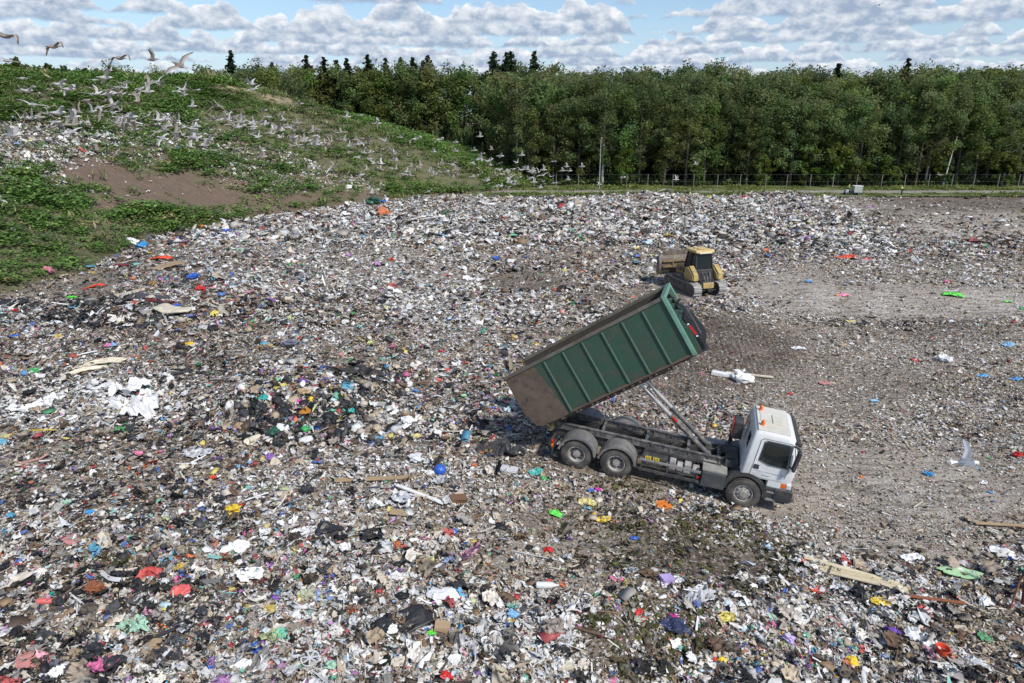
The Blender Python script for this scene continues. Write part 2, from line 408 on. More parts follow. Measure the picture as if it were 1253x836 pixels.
def wrinkle(V, amp, k):
    """folds and dents, by direction"""
    n = V / np.linalg.norm(V, axis=1, keepdims=True); r = np.ones(len(V))
    for _ in range(k):
        d = rng.normal(0, 1, 3); d /= np.linalg.norm(d); ph = rng.uniform(0, 6); fq = rng.uniform(3, 9)
        r += amp / math.sqrt(k) * np.sin(fq * (n @ d) + ph + 2 * np.sin(3 * n @ rng.normal(0, 1, 3)))
    return V * r[:, None]
def wad():
    """a sheet crushed into a loose lump"""
    V, T = grid_piece(4, .05, ragged=.5); a = rng.uniform(2.2, 4.2); b = rng.uniform(1.2, 3)
    x, y, z = V[:, 0], V[:, 1], V[:, 2]; r = .22 + z
    V = np.stack([r * np.sin(a * x) * 1.4, y * .8 + .1 * np.sin(6 * x), .2 - r * np.cos(a * x) * .8 + .12 * np.sin(b * 3 * y)], 1) + rng.normal(0, .04, V.shape)
    V[:, 2] = np.maximum(V[:, 2], -.05); return V, T
def blob(sub=1):
    V, T = ICO[sub]; V = wrinkle(V, .3, 5 if sub == 1 else 9); V = V + rng.normal(0, .085 if sub == 1 else .05, V.shape)
    return V * [1, rng.uniform(.6, 1), rng.uniform(.3, .55)], T
def ribbon():
    n = 5; t = np.linspace(-.5, .5, n); w = rng.uniform(.05, .14)
    c = np.stack([t, .25 * np.sin(t * rng.uniform(2, 6) + rng.uniform(0, 6)), rng.normal(0, .06, n)], 1)
    V = np.concatenate([c + [0, -w, 0], c + [0, w, rng.normal(0, .05)]]); T = []
    for i in range(n - 1): T += [(i, i + 1, n + i + 1), (i, n + i + 1, n + i)]
    return V, np.array(T)
PROTO = {
    'chip': [chip() for _ in range(14)], 'flap': [grid_piece(1, .12) for _ in range(10)] + [grid_piece(2, .13) for _ in range(10)],
    'crumple': [grid_piece(3, .12) for _ in range(10)] + [grid_piece(4, .11, ragged=.45) for _ in range(10)], 'crumple_big': [grid_piece(8, .06, ragged=.6) for _ in range(10)], 'stick': [stick() for _ in range(5)],
    'box': [boxy() for _ in range(6)], 'wad': [wad() for _ in range(14)], 'blob': [blob(1) for _ in range(14)], 'blob_big': [blob(2) for _ in range(10)], 'ribbon': [ribbon() for _ in range(6)]}
PROTO['blob_big'] = []
for _ in range(12):                                                   # full rubbish bags, creased
    V_, T_ = blob(2); PROTO['blob_big'].append((V_ * [1, 1, 1.3] + rng.normal(0, .04, V_.shape), T_))
KINDS = list(PROTO)

def rot_to(n, yaw, tilt):
    """rotation matrices: turned by yaw, tipped a little off the normal n"""
    k = len(yaw); a = rng.uniform(0, 2 * np.pi, k)
    n = n + np.stack([np.cos(a) * np.tan(tilt), np.sin(a) * np.tan(tilt), np.zeros(k)], 1); n /= np.linalg.norm(n, axis=1, keepdims=True)
    t = np.stack([np.cos(yaw), np.sin(yaw), np.zeros(k)], 1); t -= n * (t * n).sum(1, keepdims=True); t /= np.linalg.norm(t, axis=1, keepdims=True)
    return np.stack([t, np.cross(n, t), n], 2)
def scatter(P, Rm, S, C, kind, jit=.10):
    """merge pieces into arrays; kind = index into KINDS per piece"""
    Vs, Ts, Cs = [], [], []; off = 0
    for ki, kn in enumerate(KINDS):
        ids = np.where(kind == ki)[0]
        if not len(ids): continue
        var = rng.integers(0, len(PROTO[kn]), len(ids))
        for j, (pv, pt) in enumerate(PROTO[kn]):
            sel = ids[var == j]; k = len(sel)
            if not k: continue
            v = np.einsum('kij,kvj->kvi', Rm[sel], pv[None] * S[sel][:, None, :]) + P[sel][:, None, :]
            Vs.append(v.reshape(-1, 3)); n = len(pv)
            Ts.append((pt[None] + (np.arange(k) * n)[:, None, None]).reshape(-1, 3) + off); off += k * n
            c = np.repeat(C[sel][:, None, :], n, 1) * (1 + rng.normal(0, jit, (k, n, 1))); Cs.append(c.reshape(-1, 3))
    return np.concatenate(Vs), np.concatenate(Ts), np.clip(np.concatenate(Cs), .008, .86)

PAL = {
    'white': [(.68, .68, .67), (.6, .6, .6), (.53, .53, .53), (.66, .63, .58), (.74, .74, .73), (.45, .45, .45), (.56, .57, .59), (.6, .56, .5)],
    'grey': [(.31, .29, .27), (.22, .215, .205), (.39, .37, .34), (.18, .17, .16), (.28, .25, .22), (.43, .41, .38), (.34, .3, .26)],
    'black': [(.02, .02, .022), (.03, .031, .034), (.045, .045, .05), (.015, .015, .016), (.07, .07, .075), (.03, .028, .026)],
    'beige': [(.42, .35, .26), (.5, .44, .35), (.34, .27, .19), (.55, .5, .43), (.3, .25, .2), (.45, .4, .34)],
    'brown': [(.13, .085, .055), (.09, .065, .048), (.17, .11, .07), (.06, .046, .036), (.22, .15, .09), (.11, .09, .07)],
    'moss': [(.07, .075, .025), (.05, .05, .02), (.1, .1, .03), (.08, .06, .03)],
    'vivid': [(.04, .13, .45), (.03, .08, .3), (.1, .35, .6), (.05, .3, .45), (.5, .03, .025), (.42, .05, .05), (.6, .13, .025), (.62, .42, .03), (.6, .5, .1), (.04, .28, .1), (.12, .45, .3), (.2, .5, .45),
              (.6, .12, .3), (.65, .3, .4), (.2, .08, .35), (.45, .2, .5), (.25, .35, .6), (.55, .25, .2), (.35, .03, .04), (.45, .6, .7), (.5, .55, .25)]}
PAL['vivid'] = [tuple(.82 * a + .18 * b for a, b in zip(c, (.3, .28, .26))) for c in PAL['vivid']]
PN = list(PAL)
def colours(w):
    """w: (n, palettes) weights -> colours"""
    w = w / w.sum(1, keepdims=True); c = np.cumsum(w, 1); r = rng.uniform(0, 1, (len(w), 1)); pi = (r > c).sum(1).clip(0, len(PN) - 1)
    out = np.zeros((len(w), 3))
    for i, k in enumerate(PN):
        m = pi == i; P = np.array(PAL[k]); out[m] = P[rng.integers(0, len(P), m.sum())]
    return out * rng.uniform(.8, 1.12, (len(w), 1)), pi

Z_WHITE = [(1060, 300, 70, 30, .4), (1190, 350, 70, 20, .5), (1020, 250, 60, 20, .7), (940, 330, 80, 20, .4), (150, 490, 110, 30, 1), (60, 505, 80, 20, .9), (420, 300, 200, 60, .55), (640, 760, 120, 40, .5), (780, 760, 60, 20, .4), (540, 380, 100, 40, .4), (600, 260, 260, 28, .5), (480, 580, 120, 20, .4), (330, 330, 90, 25, .6), (1080, 745, 60, 40, .6), (1000, 560, 20, 10, .3),
           (820, 262, 200, 30, .45), (900, 610, 60, 12, .5), (940, 380, 80, 20, .4), (1180, 430, 100, 20, .35), (1100, 345, 120, 25, .3), (830, 430, 60, 50, 0), (640, 800, 140, 30, .5)]
Z_BLACK = [(100, 375, 110, 26, 1, 8), (380, 505, 90, 38, .9), (430, 470, 60, 20, .6), (1120, 402, 110, 14, .9, 4), (70, 810, 80, 30, .8), (150, 720, 110, 30, .5), (60, 600, 70, 24, .5), (280, 640, 60, 20, .4), (1110, 745, 90, 12, .7, 12), (250, 440, 40, 20, .4), (30, 345, 60, 12, .5), (200, 770, 70, 20, .5), (900, 720, 60, 30, .3), (560, 480, 40, 15, .3)]
Z_SOIL = [(760, 800, 70, 40, .8), (880, 690, 60, 26, .8), (800, 690, 50, 30, .7), (930, 790, 50, 20, .5), (1240, 790, 60, 40, .7), (878, 432, 104, 52, 1), (780, 365, 75, 12, .8), (640, 345, 60, 10, .8), (1195, 262, 135, 34, .97), (1130, 285, 60, 14, .8), (1100, 252, 60, 8, .9), (830, 470, 70, 25, .8), (1120, 372, 190, 20, .6), (680, 640, 45, 16, .7), (1100, 610, 190, 60, .75), (700, 690, 120, 50, .55), (850, 670, 100, 40, .55),
          (960, 350, 60, 16, .7), (1200, 262, 100, 16, .7), (830, 760, 90, 40, .5), (1080, 660, 170, 26, .6, 6), (1010, 480, 120, 40, .5), (60, 350, 90, 20, .6), (720, 555, 110, 26, .5), (1120, 250, 120, 10, .8)]
Z_BEIGE = [(660, 680, 120, 60, .9), (520, 640, 90, 50, .6), (1010, 560, 120, 70, .8), (1150, 640, 120, 50, .8), (960, 500, 60, 30, .5), (1220, 780, 60, 50, .8), (500, 700, 60, 40, .5), (60, 350, 90, 18, .8), (620, 590, 60, 20, .3)]
Z_MOSS = [(780, 592, 50, 10, 1), (850, 675, 120, 38, .8), (790, 780, 80, 50, .8), (690, 640, 40, 16, .5), (900, 700, 60, 40, .5), (740, 640, 60, 20, .4), (145, 686, 20, 8, .9)]
Z_VIVID = [(370, 490, 50, 40, 1), (880, 780, 160, 50, .9), (280, 690, 300, 120, .35), (860, 720, 120, 60, .6), (260, 330, 120, 50, .6), (450, 300, 120, 40, .3), (600, 470, 120, 50, .5)]
HILL_LITTER = [(480, 190, 90, 16, .9, 18), (440, 215, 80, 10, .7), (260, 180, 80, 12, .7), (40, 178, 90, 30, 1), (30, 210, 55, 22, .9), (400, 165, 80, 18, .8), (540, 215, 90, 14, .8), (330, 175, 70, 14, .6), (130, 168, 115, 13, .8), (215, 155, 105, 17, .85), (300, 150, 95, 20, .8), (400, 185, 70, 26, .75), (150, 112, 45, 9, .7), (225, 107, 25, 8, .8), (360, 150, 90, 16, .7), (500, 200, 70, 18, .7), (470, 225, 90, 10, .6),
               (150, 195, 60, 9, .6), (320, 205, 60, 18, .5), (70, 110, 40, 5, .5), (20, 130, 50, 6, .5), (560, 222, 60, 10, .6), (330, 225, 60, 12, .45), (15, 240, 25, 8, .7)]

def litter(n, y0, y1, smul, kinds_w, keep=None, x0=-170, x1=1420, hill=False, dens=None):
    """n pieces, evenly thick over that band of the view, laid on the ground under it"""
    px = rng.uniform(x0, x1, n); py = rng.uniform(y0, y1, n)
    P, hit, t = cast(px, py); onh = bil(GH, P[:, 0], P[:, 1]) > bil(GB, P[:, 0], P[:, 1]) + .02
    soil = ell(px, py, Z_SOIL)
    right = smooth(820, 1000, px) * (1 - smooth(620, 700, py)) * smooth(300, 330, py + .0 * px)
    prob = 1 - (.45 if smul < .1 else .8) * soil - (.0 if smul < .15 else .3) * right
    if smul > .17: prob = np.where((px > 630) & (px < 990) & (py > 470) & (py < 640), 0, prob)
    if hill: prob = np.where(onh, (ell(px, py, HILL_LITTER) + .03) * (1 - .6 * ell(px, py, BROWN)), 0)
    else: prob = np.where(onh, 0, prob)
    prob = np.where(P[:, 1] > 107, 0, prob)
    # clear of the machines' wheels
    s = (P[:, 0] - TX) * math.cos(TYAW) + (P[:, 1] - TY) * math.sin(TYAW); q = -(P[:, 0] - TX) * math.sin(TYAW) + (P[:, 1] - TY) * math.cos(TYAW)
    prob = np.where((s > -6.2) & (s < 1.5) & (np.abs(q) < 1.3), .25 * prob, prob)
    prob = np.where(np.hypot(P[:, 0] - 12.4, P[:, 1] - 47.3) < 2.4, 0, prob)
    m = hit & (rng.uniform(0, 1, n) < prob)
    P, px, py, t, soil, right = P[m], px[m], py[m], t[m], soil[m], right[m]; k = len(P)
    far = smooth(35, 90, t)
    w = np.zeros((k, len(PN)))
    patch = fbm(P[:, 0] * .3, P[:, 1] * .35, 90, 4); patch2 = fbm(P[:, 0] * .4, P[:, 1] * .4, 95, 4)
    w[:, 0] = .37 * np.clip(1 + 3.6 * patch + 1.5 * fbm(P[:, 0] * .09, P[:, 1] * .09, 99, 3), .25, 3) + 1.0 * ell(px, py, Z_WHITE)
    w[:, 1] = .2
    w[:, 2] = .23 * np.clip(1 + 3.5 * patch2, .2, 3) + 1.2 * ell(px, py, Z_BLACK) - .1 * far
    w[:, 3] = .2 + .7 * ell(px, py, Z_BEIGE)
    w[:, 4] = .2 + .5 * soil
    w[:, 5] = 2.4 * ell(px, py, Z_MOSS)
    w[:, 6] = .085 + .16 * ell(px, py, Z_VIVID) - .03 * far
    w[:, 3] += .5 * right; w[:, 1] += .05 * right; w[:, 4] += .06 * right; w[:, 0] *= 1 + .15 * right; w[:, 6] *= 1 - .6 * right; w[:, 2] *= 1 - .55 * right
    if hill: w[:, 0] *= 1.3; w[:, 1] *= 1.6; w[:, 6] *= .45
    C, pi = colours(np.clip(w, .001, None))
    med = smul * (1 + .35 * far)
    s = med * np.exp(rng.normal(0, .45, k)); s = np.minimum(s, med * 2.1) * (1 - .3 * right - .25 * soil)
    kw = np.array([kinds_w.get(x, 0) for x in KINDS], float); kind = rng.choice(len(KINDS), k, p=kw / kw.sum())
    S = s[:, None] * rng.uniform(.75, 1.3, (k, 3)); st = np.isin(kind, [KINDS.index('stick'), KINDS.index('ribbon')]); S[st] *= [1.9, .9, .9]
    st2 = kind == KINDS.index('stick'); C[st2] = np.array(PAL['beige'] + PAL['brown'] + PAL['white'])[rng.integers(0, 20, st2.sum())]
    tilt = np.abs(rng.normal(0, .42, k)) * (1 - .5 * soil); tilt = np.clip(tilt, 0, 1.1)
    yaw = np.where(right * rng.uniform(0, 1, k) > .3, rng.normal(-.25, .35, k), rng.uniform(0, 6.28, k))
    P = P + np.stack([0 * s, 0 * s, s * rng.uniform(.0, .42, k)], 1)
    return P, rot_to(normal(P[:, 0], P[:, 1]), yaw, tilt), S, C, kind

lm = attr_mat('rubbish', .55, .35)
fine = {'chip': .34, 'flap': .56, 'stick': .06, 'ribbon': .04}
medium = {'chip': .08, 'flap': .22, 'crumple': .34, 'wad': .2, 'stick': .05, 'box': .05, 'blob': .03, 'ribbon': .05}
large = {'crumple': .22, 'crumple_big': .4, 'wad': .24, 'blob_big': .0, 'box': .02, 'ribbon': .05, 'stick': .05}
D = DENS
bands = [litter(int(260000 * D), 400, 960, .058, fine), litter(int(120000 * D), 380, 960, .105, medium), litter(int(15000 * D), 330, 960, .19, large), litter(int(2300 * D), 330, 960, .3, {'crumple_big': .8, 'wad': .2}), litter(800, 450, 545, .22, {'blob_big': .45, 'wad': .4, 'crumple_big': .15}, x0=290, x1=500), litter(260, 500, 545, .22, {'blob_big': .5, 'wad': .5}, x0=400, x1=500),
         litter(int(90000 * D), 370, 540, .105, fine | {'crumple': .15}), litter(int(14000 * D), 370, 540, .19, medium),
         litter(int(110000 * D), 290, 400, .13, fine | {'crumple': .2}), litter(int(24000 * D), 270, 400, .26, medium), litter(int(70000 * D), 300, 660, .09, fine, x0=830), litter(int(26000 * D), 300, 660, .14, medium, x0=830), litter(int(9000 * D), 262, 350, .26, medium, x0=880),
         litter(int(120000 * D), 228, 300, .2, fine | {'crumple': .2, 'blob': .1}), litter(int(16000 * D), 228, 300, .4, medium)]
A = scatter(*[np.concatenate(z) for z in zip(*bands)])
tag(np_obj('loose_rubbish', *A[:2], lm, A[2]), 'thick carpet of mixed household rubbish spread over the whole tip', 'rubbish', kind='stuff')
hb = [litter(int(100000 * D), 70, 300, .17, fine | {'crumple': .3}, hill=True, x1=680), litter(int(16000 * D), 70, 300, .33, medium, hill=True, x1=680)]
A = scatter(*[np.concatenate(z) for z in zip(*hb)])
tag(np_obj('hill_rubbish', *A[:2], lm, A[2]), 'pale rubbish strewn in bands across the grassy hill', 'rubbish', kind='stuff')

# ------------------------------------------------------------------ green cover of the hill
GREEN_BIG = [(35, 265, 72, 60, 1), (180, 267, 62, 15, 1), (150, 100, 220, 16, .9), (60, 120, 120, 25, .9), (30, 90, 60, 14, 1)]
def leaf_clump(n, w, h, leaf, upright):
    Vs, Ts = [], []
    for i in range(n):
        c = np.array([rng.normal(0, w * .45), rng.normal(0, w * .45), h * rng.uniform(.1, 1) ** .7]); L = leaf * rng.uniform(.7, 1.4)
        yaw = rng.uniform(0, 6.28); el = rng.normal(1.0, .3) if upright else rng.normal(.35, .4)
        d = np.array([math.cos(yaw) * math.cos(el), math.sin(yaw) * math.cos(el), math.sin(el)]); s = np.array([-math.sin(yaw), math.cos(yaw), rng.normal(0, .3)]) * L * (.1 if upright else .42)
        Vs += [c - d * L * .5, c + s, c + d * L * .6, c - s]; b = 4 * i; Ts += [(b, b + 1, b + 2), (b, b + 2, b + 3)]
    return np.array(Vs), np.array(Ts)
def plant_cover(name, n, region, hgt, nleaf, leaf, upright, cols, prob_fn, label):
    x = rng.uniform(region[0], region[1], n); y = rng.uniform(region[2], region[3], n); z = topz(x, y)
    P = np.stack([x, y, z], 1); qx, qy, qd = project(P)
    pr = prob_fn(x, y, z, qx, qy); m = (rng.uniform(0, 1, n) < pr) & (qd > 5); P = P[m]; k = len(P)
    pro = [leaf_clump(nleaf, 1, 1, leaf, upright) for _ in range(12)]; var = rng.integers(0, 12, k)
    Vs, Ts, Cs, off = [], [], [], 0
    yaw = rng.uniform(0, 6.28, k); sc_ = rng.uniform(.65, 1.3, k) * np.clip(1 + 1.6 * fbm(P[:, 0] * .3, P[:, 1] * .3, 33, 3), .5, 1.7)
    big = np.clip(1 + 2.4 * fbm(P[:, 0] * .15, P[:, 1] * .15, 60, 4), .55, 1.5)
    for j, (pv, pt) in enumerate(pro):
        s = var == j; q = s.sum()
        if not q: continue
        c, sn = np.cos(yaw[s]), np.sin(yaw[s]); v = pv[None] * np.stack([sc_[s], sc_[s], sc_[s] * hgt * big[s]], 1)[:, None, :] * [1, 1, 1]
        v = np.stack([v[..., 0] * c[:, None] - v[..., 1] * sn[:, None], v[..., 0] * sn[:, None] + v[..., 1] * c[:, None], v[..., 2]], -1) + P[s][:, None]
        Vs.append(v.reshape(-1, 3)); Ts.append((pt[None] + (np.arange(q) * len(pv))[:, None, None]).reshape(-1, 3) + off); off += q * len(pv)
        tone = fbm(P[s][:, 0] * .25, P[s][:, 1] * .25, 80, 3) + .5
        cc = np.array(cols[0]) * (1 - tone)[:, None] + np.array(cols[1]) * tone[:, None]; dry = rng.uniform(0, 1, q) < .06; cc[dry] = cols[2]
        cc = np.repeat((cc * rng.uniform(.75, 1.25, (q, 1)))[:, None], len(pv), 1) * np.repeat(rng.uniform(.75, 1.25, (q, len(pv) // 4, 1)), 4, 1); Cs.append(cc.reshape(-1, 3))
    m_ = attr_mat(name + '_leaf', .6, .3, trans=.25)
    return tag(np_obj(name, np.concatenate(Vs), np.concatenate(Ts), m_, np.concatenate(Cs)), label, 'vegetation', kind='stuff')
def hill_green(x, y, z, qx, qy):
    bare = np.maximum(np.maximum(ell(qx, qy, BROWN), ell(qx, qy, SAND)) * np.clip(1.1 + 1.8 * fbm(x * .35, y * .35, 130, 4), 0, 1), .9 * ell(qx, qy, HILL_LITTER))
    p = (1 - bare) * np.clip(.95 + 2.2 * fbm(x * .13, y * .13, 21, 4) + .8 * smooth(6, 12, z) * (qx < 350), .05, 1)
    p = np.maximum(p, ell(qx, qy, GREEN_BIG) * np.clip(.9 + 1.5 * fbm(x * .3, y * .3, 25, 3), 0, 1))
    return np.where(bil(GH, x, y) > bil(GB, x, y) + .25, p, 0)
plant_cover('nettle_cover', int(52000 * D), (-125, 12, 34, 150), .55, 36, .25, False, [(.1, .2, .042), (.17, .28, .068), (.28, .26, .11)], hill_green, 'dense green nettles and weeds covering the hill')
plant_cover('dry_grass', int(7000 * D), (-110, 12, 34, 140), .75, 16, .7, True, [(.26, .25, .12), (.17, .21, .07), (.36, .32, .19)],
            lambda x, y, z, qx, qy: np.where(bil(GH, x, y) > bil(GB, x, y) - .1, np.clip(-.05 + 2.2 * fbm(x * .2, y * .2, 29, 4) + .55 * ell(qx, qy, [(430, 160, 120, 20, 1, 25), (560, 215, 80, 20, 1, 15), (300, 115, 60, 14, 1, 20), (90, 290, 60, 25, .7)]), 0, 1) * (1 - .8 * ell(qx, qy, BROWN[:2])), 0), 'pale dry grass tufts scattered over the hill')
plant_cover('verge_grass', int(9000 * D), (-6, 125, 106.6, 123.5), .26, 14, .7, True, [(.12, .17, .04), (.17, .2, .06), (.3, .28, .14)],
            lambda x, y, z, qx, qy: np.where((y > 110.6) & (y < 115.2), .02, .8), 'rough grass along the gravel track')
# ------------------------------------------------------------------ tipper truck
DUST = (.19, .165, .14)
Mt = {
 'white': mat('cab_paint', (.66, .67, .68), .4, noise=[(1.3, (.52, .5, .46), .5, .78), (7, (.42, .39, .34), .62, .8)]),
 'roof': mat('cab_roof_paint', (.62, .6, .54), .5, noise=[(2, (.52, .48, .39), .45, .7), (9, (.4, .37, .3), .6, .8)]),
 'black': mat('black_plastic', (.035, .036, .038), .55, noise=(3, (.11, .1, .09), .45, .8)),
 'frame': mat('chassis_paint', (.04, .041, .045), .5, noise=[(4, (.13, .115, .1), .45, .75), (14, (.2, .18, .155), .58, .8)]),
 'frame2': mat('tipping_frame_paint', (.07, .07, .072), .45, noise=[(5, (.24, .22, .2), .45, .68)]),
 'tyre': mat('tyre_rubber', (.055, .053, .051), .85, noise=[(3, (.15, .135, .115), .42, .68)], bump=.4, bscale=60),
 'rim': mat('wheel_steel', (.42, .4, .375), .5, .2, noise=[(6, (.24, .215, .19), .45, .7)]),
 'glass': mat('dark_glass', (.012, .016, .017), .06, spec=.8),
 'chrome': mat('piston_chrome', (.42, .43, .44), .3, .8),
 'alu': mat('brushed_aluminium', (.5, .5, .5), .38, .7, noise=(6, (.3, .28, .25), .5, .75)),
 'steelgrey': mat('grey_tank_paint', (.36, .36, .36), .55, noise=[(5, (.2, .18, .16), .45, .7)]),
 'orange': mat('beacon_orange', (.75, .14, .015), .25),
 'red': mat('red_lens', (.5, .02, .015), .3),
 'lamp': mat('clear_lens', (.6, .6, .62), .12, spec=.8),
 'yellow': mat('yellow_plate', (.75, .55, .03), .5, noise=(8, (.35, .27, .08), .55, .75)),
 'seat': mat('seat_cloth', (.05, .05, .055), .9),
}
truck = empty('tipper_truck', (TX, TY, TZ), (0, TPIT, TYAW))
tag(truck, 'white cab tipper truck with raised hydraulic rams standing on the rubbish', 'truck')

def wheel(x, side, dual):
    y = side * 1.13
    root = empty('wheel'); root.parent = truck
    r = .52
    for k in range(2 if dual else 1):
        yc = side * (1.10 - .33 * k) if dual else side * 1.09
        w = .145 if dual else .16
        t = MB(); prof = [(-w * .75, .29), (-w, .33), (-w, .43), (-w * .8, .5), (-w * .45, r), (-w * .12, r + .004), (-w * .1, r - .016), (w * .1, r - .016), (w * .12, r + .004), (w * .45, r), (w * .8, .5), (w, .43), (w, .33), (w * .75, .29)]
        t.lathe(prof, (x, yc, r), 'y', 40)
        for i in range(44):                                           # shoulder lugs
            a = 2 * math.pi * i / 44
            for q in (-1, 1):
                M = Matrix.Translation((x, yc + q * w * .62, r)) @ Matrix.Rotation(a, 4, 'Y') @ Matrix.Translation((0, 0, r - .012))
                t.box(-.014, .014, -w * .26, w * .26, -.02, .022, M=M)
        t.build('tyre', Mt['tyre'], root, smooth=True)
    o = side
    yo = 1.10 if dual else 1.09
    m = MB()
    if dual:
        m.lathe([(o * (yo + .12), .30), (o * (yo + .125), .275), (o * (yo + .06), .262), (o * (yo - .07), .22), (o * (yo - .07), .14), (o * (yo + .03), .13), (o * (yo + .07), .10), (o * (yo + .075), 0.002)], (x, 0, r), 'y', 36)
    else:
        m.lathe([(o * (yo + .135), .30), (o * (yo + .14), .275), (o * (yo + .07), .262), (o * (yo + .12), .17), (o * (yo + .125), .12), (o * (yo + .16), .11), (o * (yo + .165), .07), (o * (yo + .165), .002)], (x, 0, r), 'y', 36)
    for i in range(10):                                               # nuts and hand holes
        a = 2 * math.pi * i / 10; q = .165 if not dual else .115
        yb = o * (yo + (.10 if not dual else .04))
        m.lathe([(yb, .018), (yb + o * .045, .018), (yb + o * .045, .002)], (x + q * math.cos(a), 0, r + q * math.sin(a)), 'y', 8)
    hb = m; yb = o * (yo + (.1 if not dual else -.045))
    for i in range(8):
        a = 2 * math.pi * (i + .5) / 8; q = .215 if not dual else .18
        hb.lathe([(yb - o * .02, .026), (yb + o * .012, .026), (yb + o * .012, .002)], (x + q * math.cos(a), 0, r + q * math.sin(a)), 'y', 12, 1)
    m.build('rim', [Mt['rim'], Mt['black']], root, smooth=True)
for s in (-1, 1):
    wheel(0, s, False); wheel(-4.112, s, True); wheel(-5.472, s, True)
def part(name, mb, m, parent=None, bevel=.008, smooth=False): return mb.build(name, m, parent or truck, bevel=bevel, smooth=smooth)

ch = MB()
for s in (-1, 1):
    ch.box(-6.35, .9, s * .43 - .045, s * .43 + .045, .72, .99)
for x in (-6.3, -5.0, -3.4, -2.4, -1.3, -.2): ch.box(x - .06, x + .06, -.385, .385, .76, .95)
part('chassis_frame', ch, Mt['frame'])
for x in (0, -4.112, -5.472):
    ax = MB(); ax.tube([(x, -1.0, .52), (x, 1.0, .52)], .085, 12)
    if x: ax.lathe([(-.22, .05), (-.18, .2), (0, .25), (.18, .2), (.22, .05)], (x, 0, .52), 'y', 16)
    part('axle', ax, Mt['frame'], smooth=True, bevel=0)
# the tipping frame rails along the top of the chassis
sf = MB()
for s in (-1, 1):
    sf.box(-6.45, -.75, s * .50 - .05, s * .50 + .05, 1.0, 1.06); sf.box(-6.45, -.75, s * .50 - .02, s * .50 + .02, 1.06, 1.2); sf.box(-6.45, -.75, s * .50 - .05, s * .50 + .05, 1.2, 1.25)
    for x in np.arange(-6.2, -.7, .62): sf.box(x - .025, x + .025, s * .5 - .052, s * .5 + .052, 1.061, 1.199)
for x in (-6.2, -4.8, -3.3, -1.9, -.9): sf.box(x - .05, x + .05, -.45, .45, 1.06, 1.2)
part('tipping_subframe', sf, Mt['frame2'])
ps = MB()
for s in (-1, 1):
    ps.box(-3.3, -.8, s * .74 - .03, s * .74 + .03, 1.02, 1.12)
    for x in (-3.2, -2.5, -1.8, -.9): ps.bar((x, s * .5, 1.05), (x, s * .76, 1.05), .06, .08)
ps.tube([(-3.0, -.3, 1.1), (-2.2, -.28, 1.13), (-1.4, -.34, 1.1), (-.6, -.3, 1.2)], .022, 6); ps.tube([(-3.0, .2, 1.1), (-2.2, .24, 1.13), (-1.4, .2, 1.1), (-.6, .25, 1.2)], .022, 6)
part('hose_rail', ps, Mt['frame'])
# hydraulic rams
PVX, PVZ, TIP = -6.651, 1.26, R(38.3)
def tipped(x, y, z): return Vector((PVX + x * math.cos(TIP) - z * math.sin(TIP), y, PVZ + x * math.sin(TIP) + z * math.cos(TIP)))
for s in (-1, 1):
    a = Vector((-1.25, s * .33, 1.18)); b = tipped(3.35, s * .33, -.16); d = (b - a)
    rm = empty('hydraulic_ram'); rm.parent = truck
    m = MB(); m.tube([a - d * .02, a + d * .53], .088, 16); m.tube([a + d * .515, a + d * .54], .1, 16); m.tube([a + Vector((0, -.1, 0)), a + Vector((0, .1, 0))], .1, 12); part('ram_barrel', m, Mt['frame2'], rm, 0, True)
    m = MB(); m.tube([a + d * .53, a + d * .77], .072, 16); part('ram_stage', m, Mt['steelgrey'], rm, 0, True)
    m = MB(); m.tube([a + d * .76, b], .05, 14); m.tube([b + Vector((0, -.09, 0)), b + Vector((0, .09, 0))], .085, 12); part('ram_rod', m, Mt['chrome'], rm, 0, True)
m = MB(); a = Vector((-1.25, -.33, 1.18)); b = tipped(3.35, -.33, -.16); p = a + (b - a) * .45
m.bar(p + Vector((.02, -.095, .03)), p + (b - a) * .07 + Vector((.02, -.095, .03)), .03, .07); part('reflector', m, Mt['red'])
# hook arm lying under the raised container
ha = MB()
for s in (-1, 1): ha.bar(tipped(-.05, s * .42, -.13), tipped(4.6, s * .42, -.13), .1, .2)
ha.bar(tipped(4.55, -.46, -.13), tipped(4.55, .46, -.13), .18, .18); ha.bar(tipped(3.3, -.46, -.14), tipped(3.3, .46, -.14), .14, .14)
ha.bar(tipped(4.5, 0, -.13), tipped(5.8, 0, -.13), .24, .2); ha.bar(tipped(5.8, 0, -.2), tipped(5.8, 0, 1.3), .2, .16); ha.bar(tipped(5.8, 0, 1.3), tipped(5.72, 0, 1.52), .1, .12)
part('hook_arm', ha, Mt['frame'])
for s in (-1, 1):
    m = MB(); m.lathe([(s * .66, .10), (s * .66, .15), (s * .7, .15), (s * .7, .11), (s * .86, .11), (s * .86, .15), (s * .9, .15), (s * .9, .1), (s * .9, .05), (s * .66, .05)], (PVX + .1, 0, 1.16), 'y', 20); m.lathe([(s * .4, .05), (s * .92, .05), (s * .92, .002)], (PVX + .1, 0, 1.16), 'y', 12)
    part('tipping_roller', m, mat('roller_ochre', (.2, .17, .06), .6, noise=(6, (.06, .055, .045), .45, .6)), smooth=True, bevel=0)
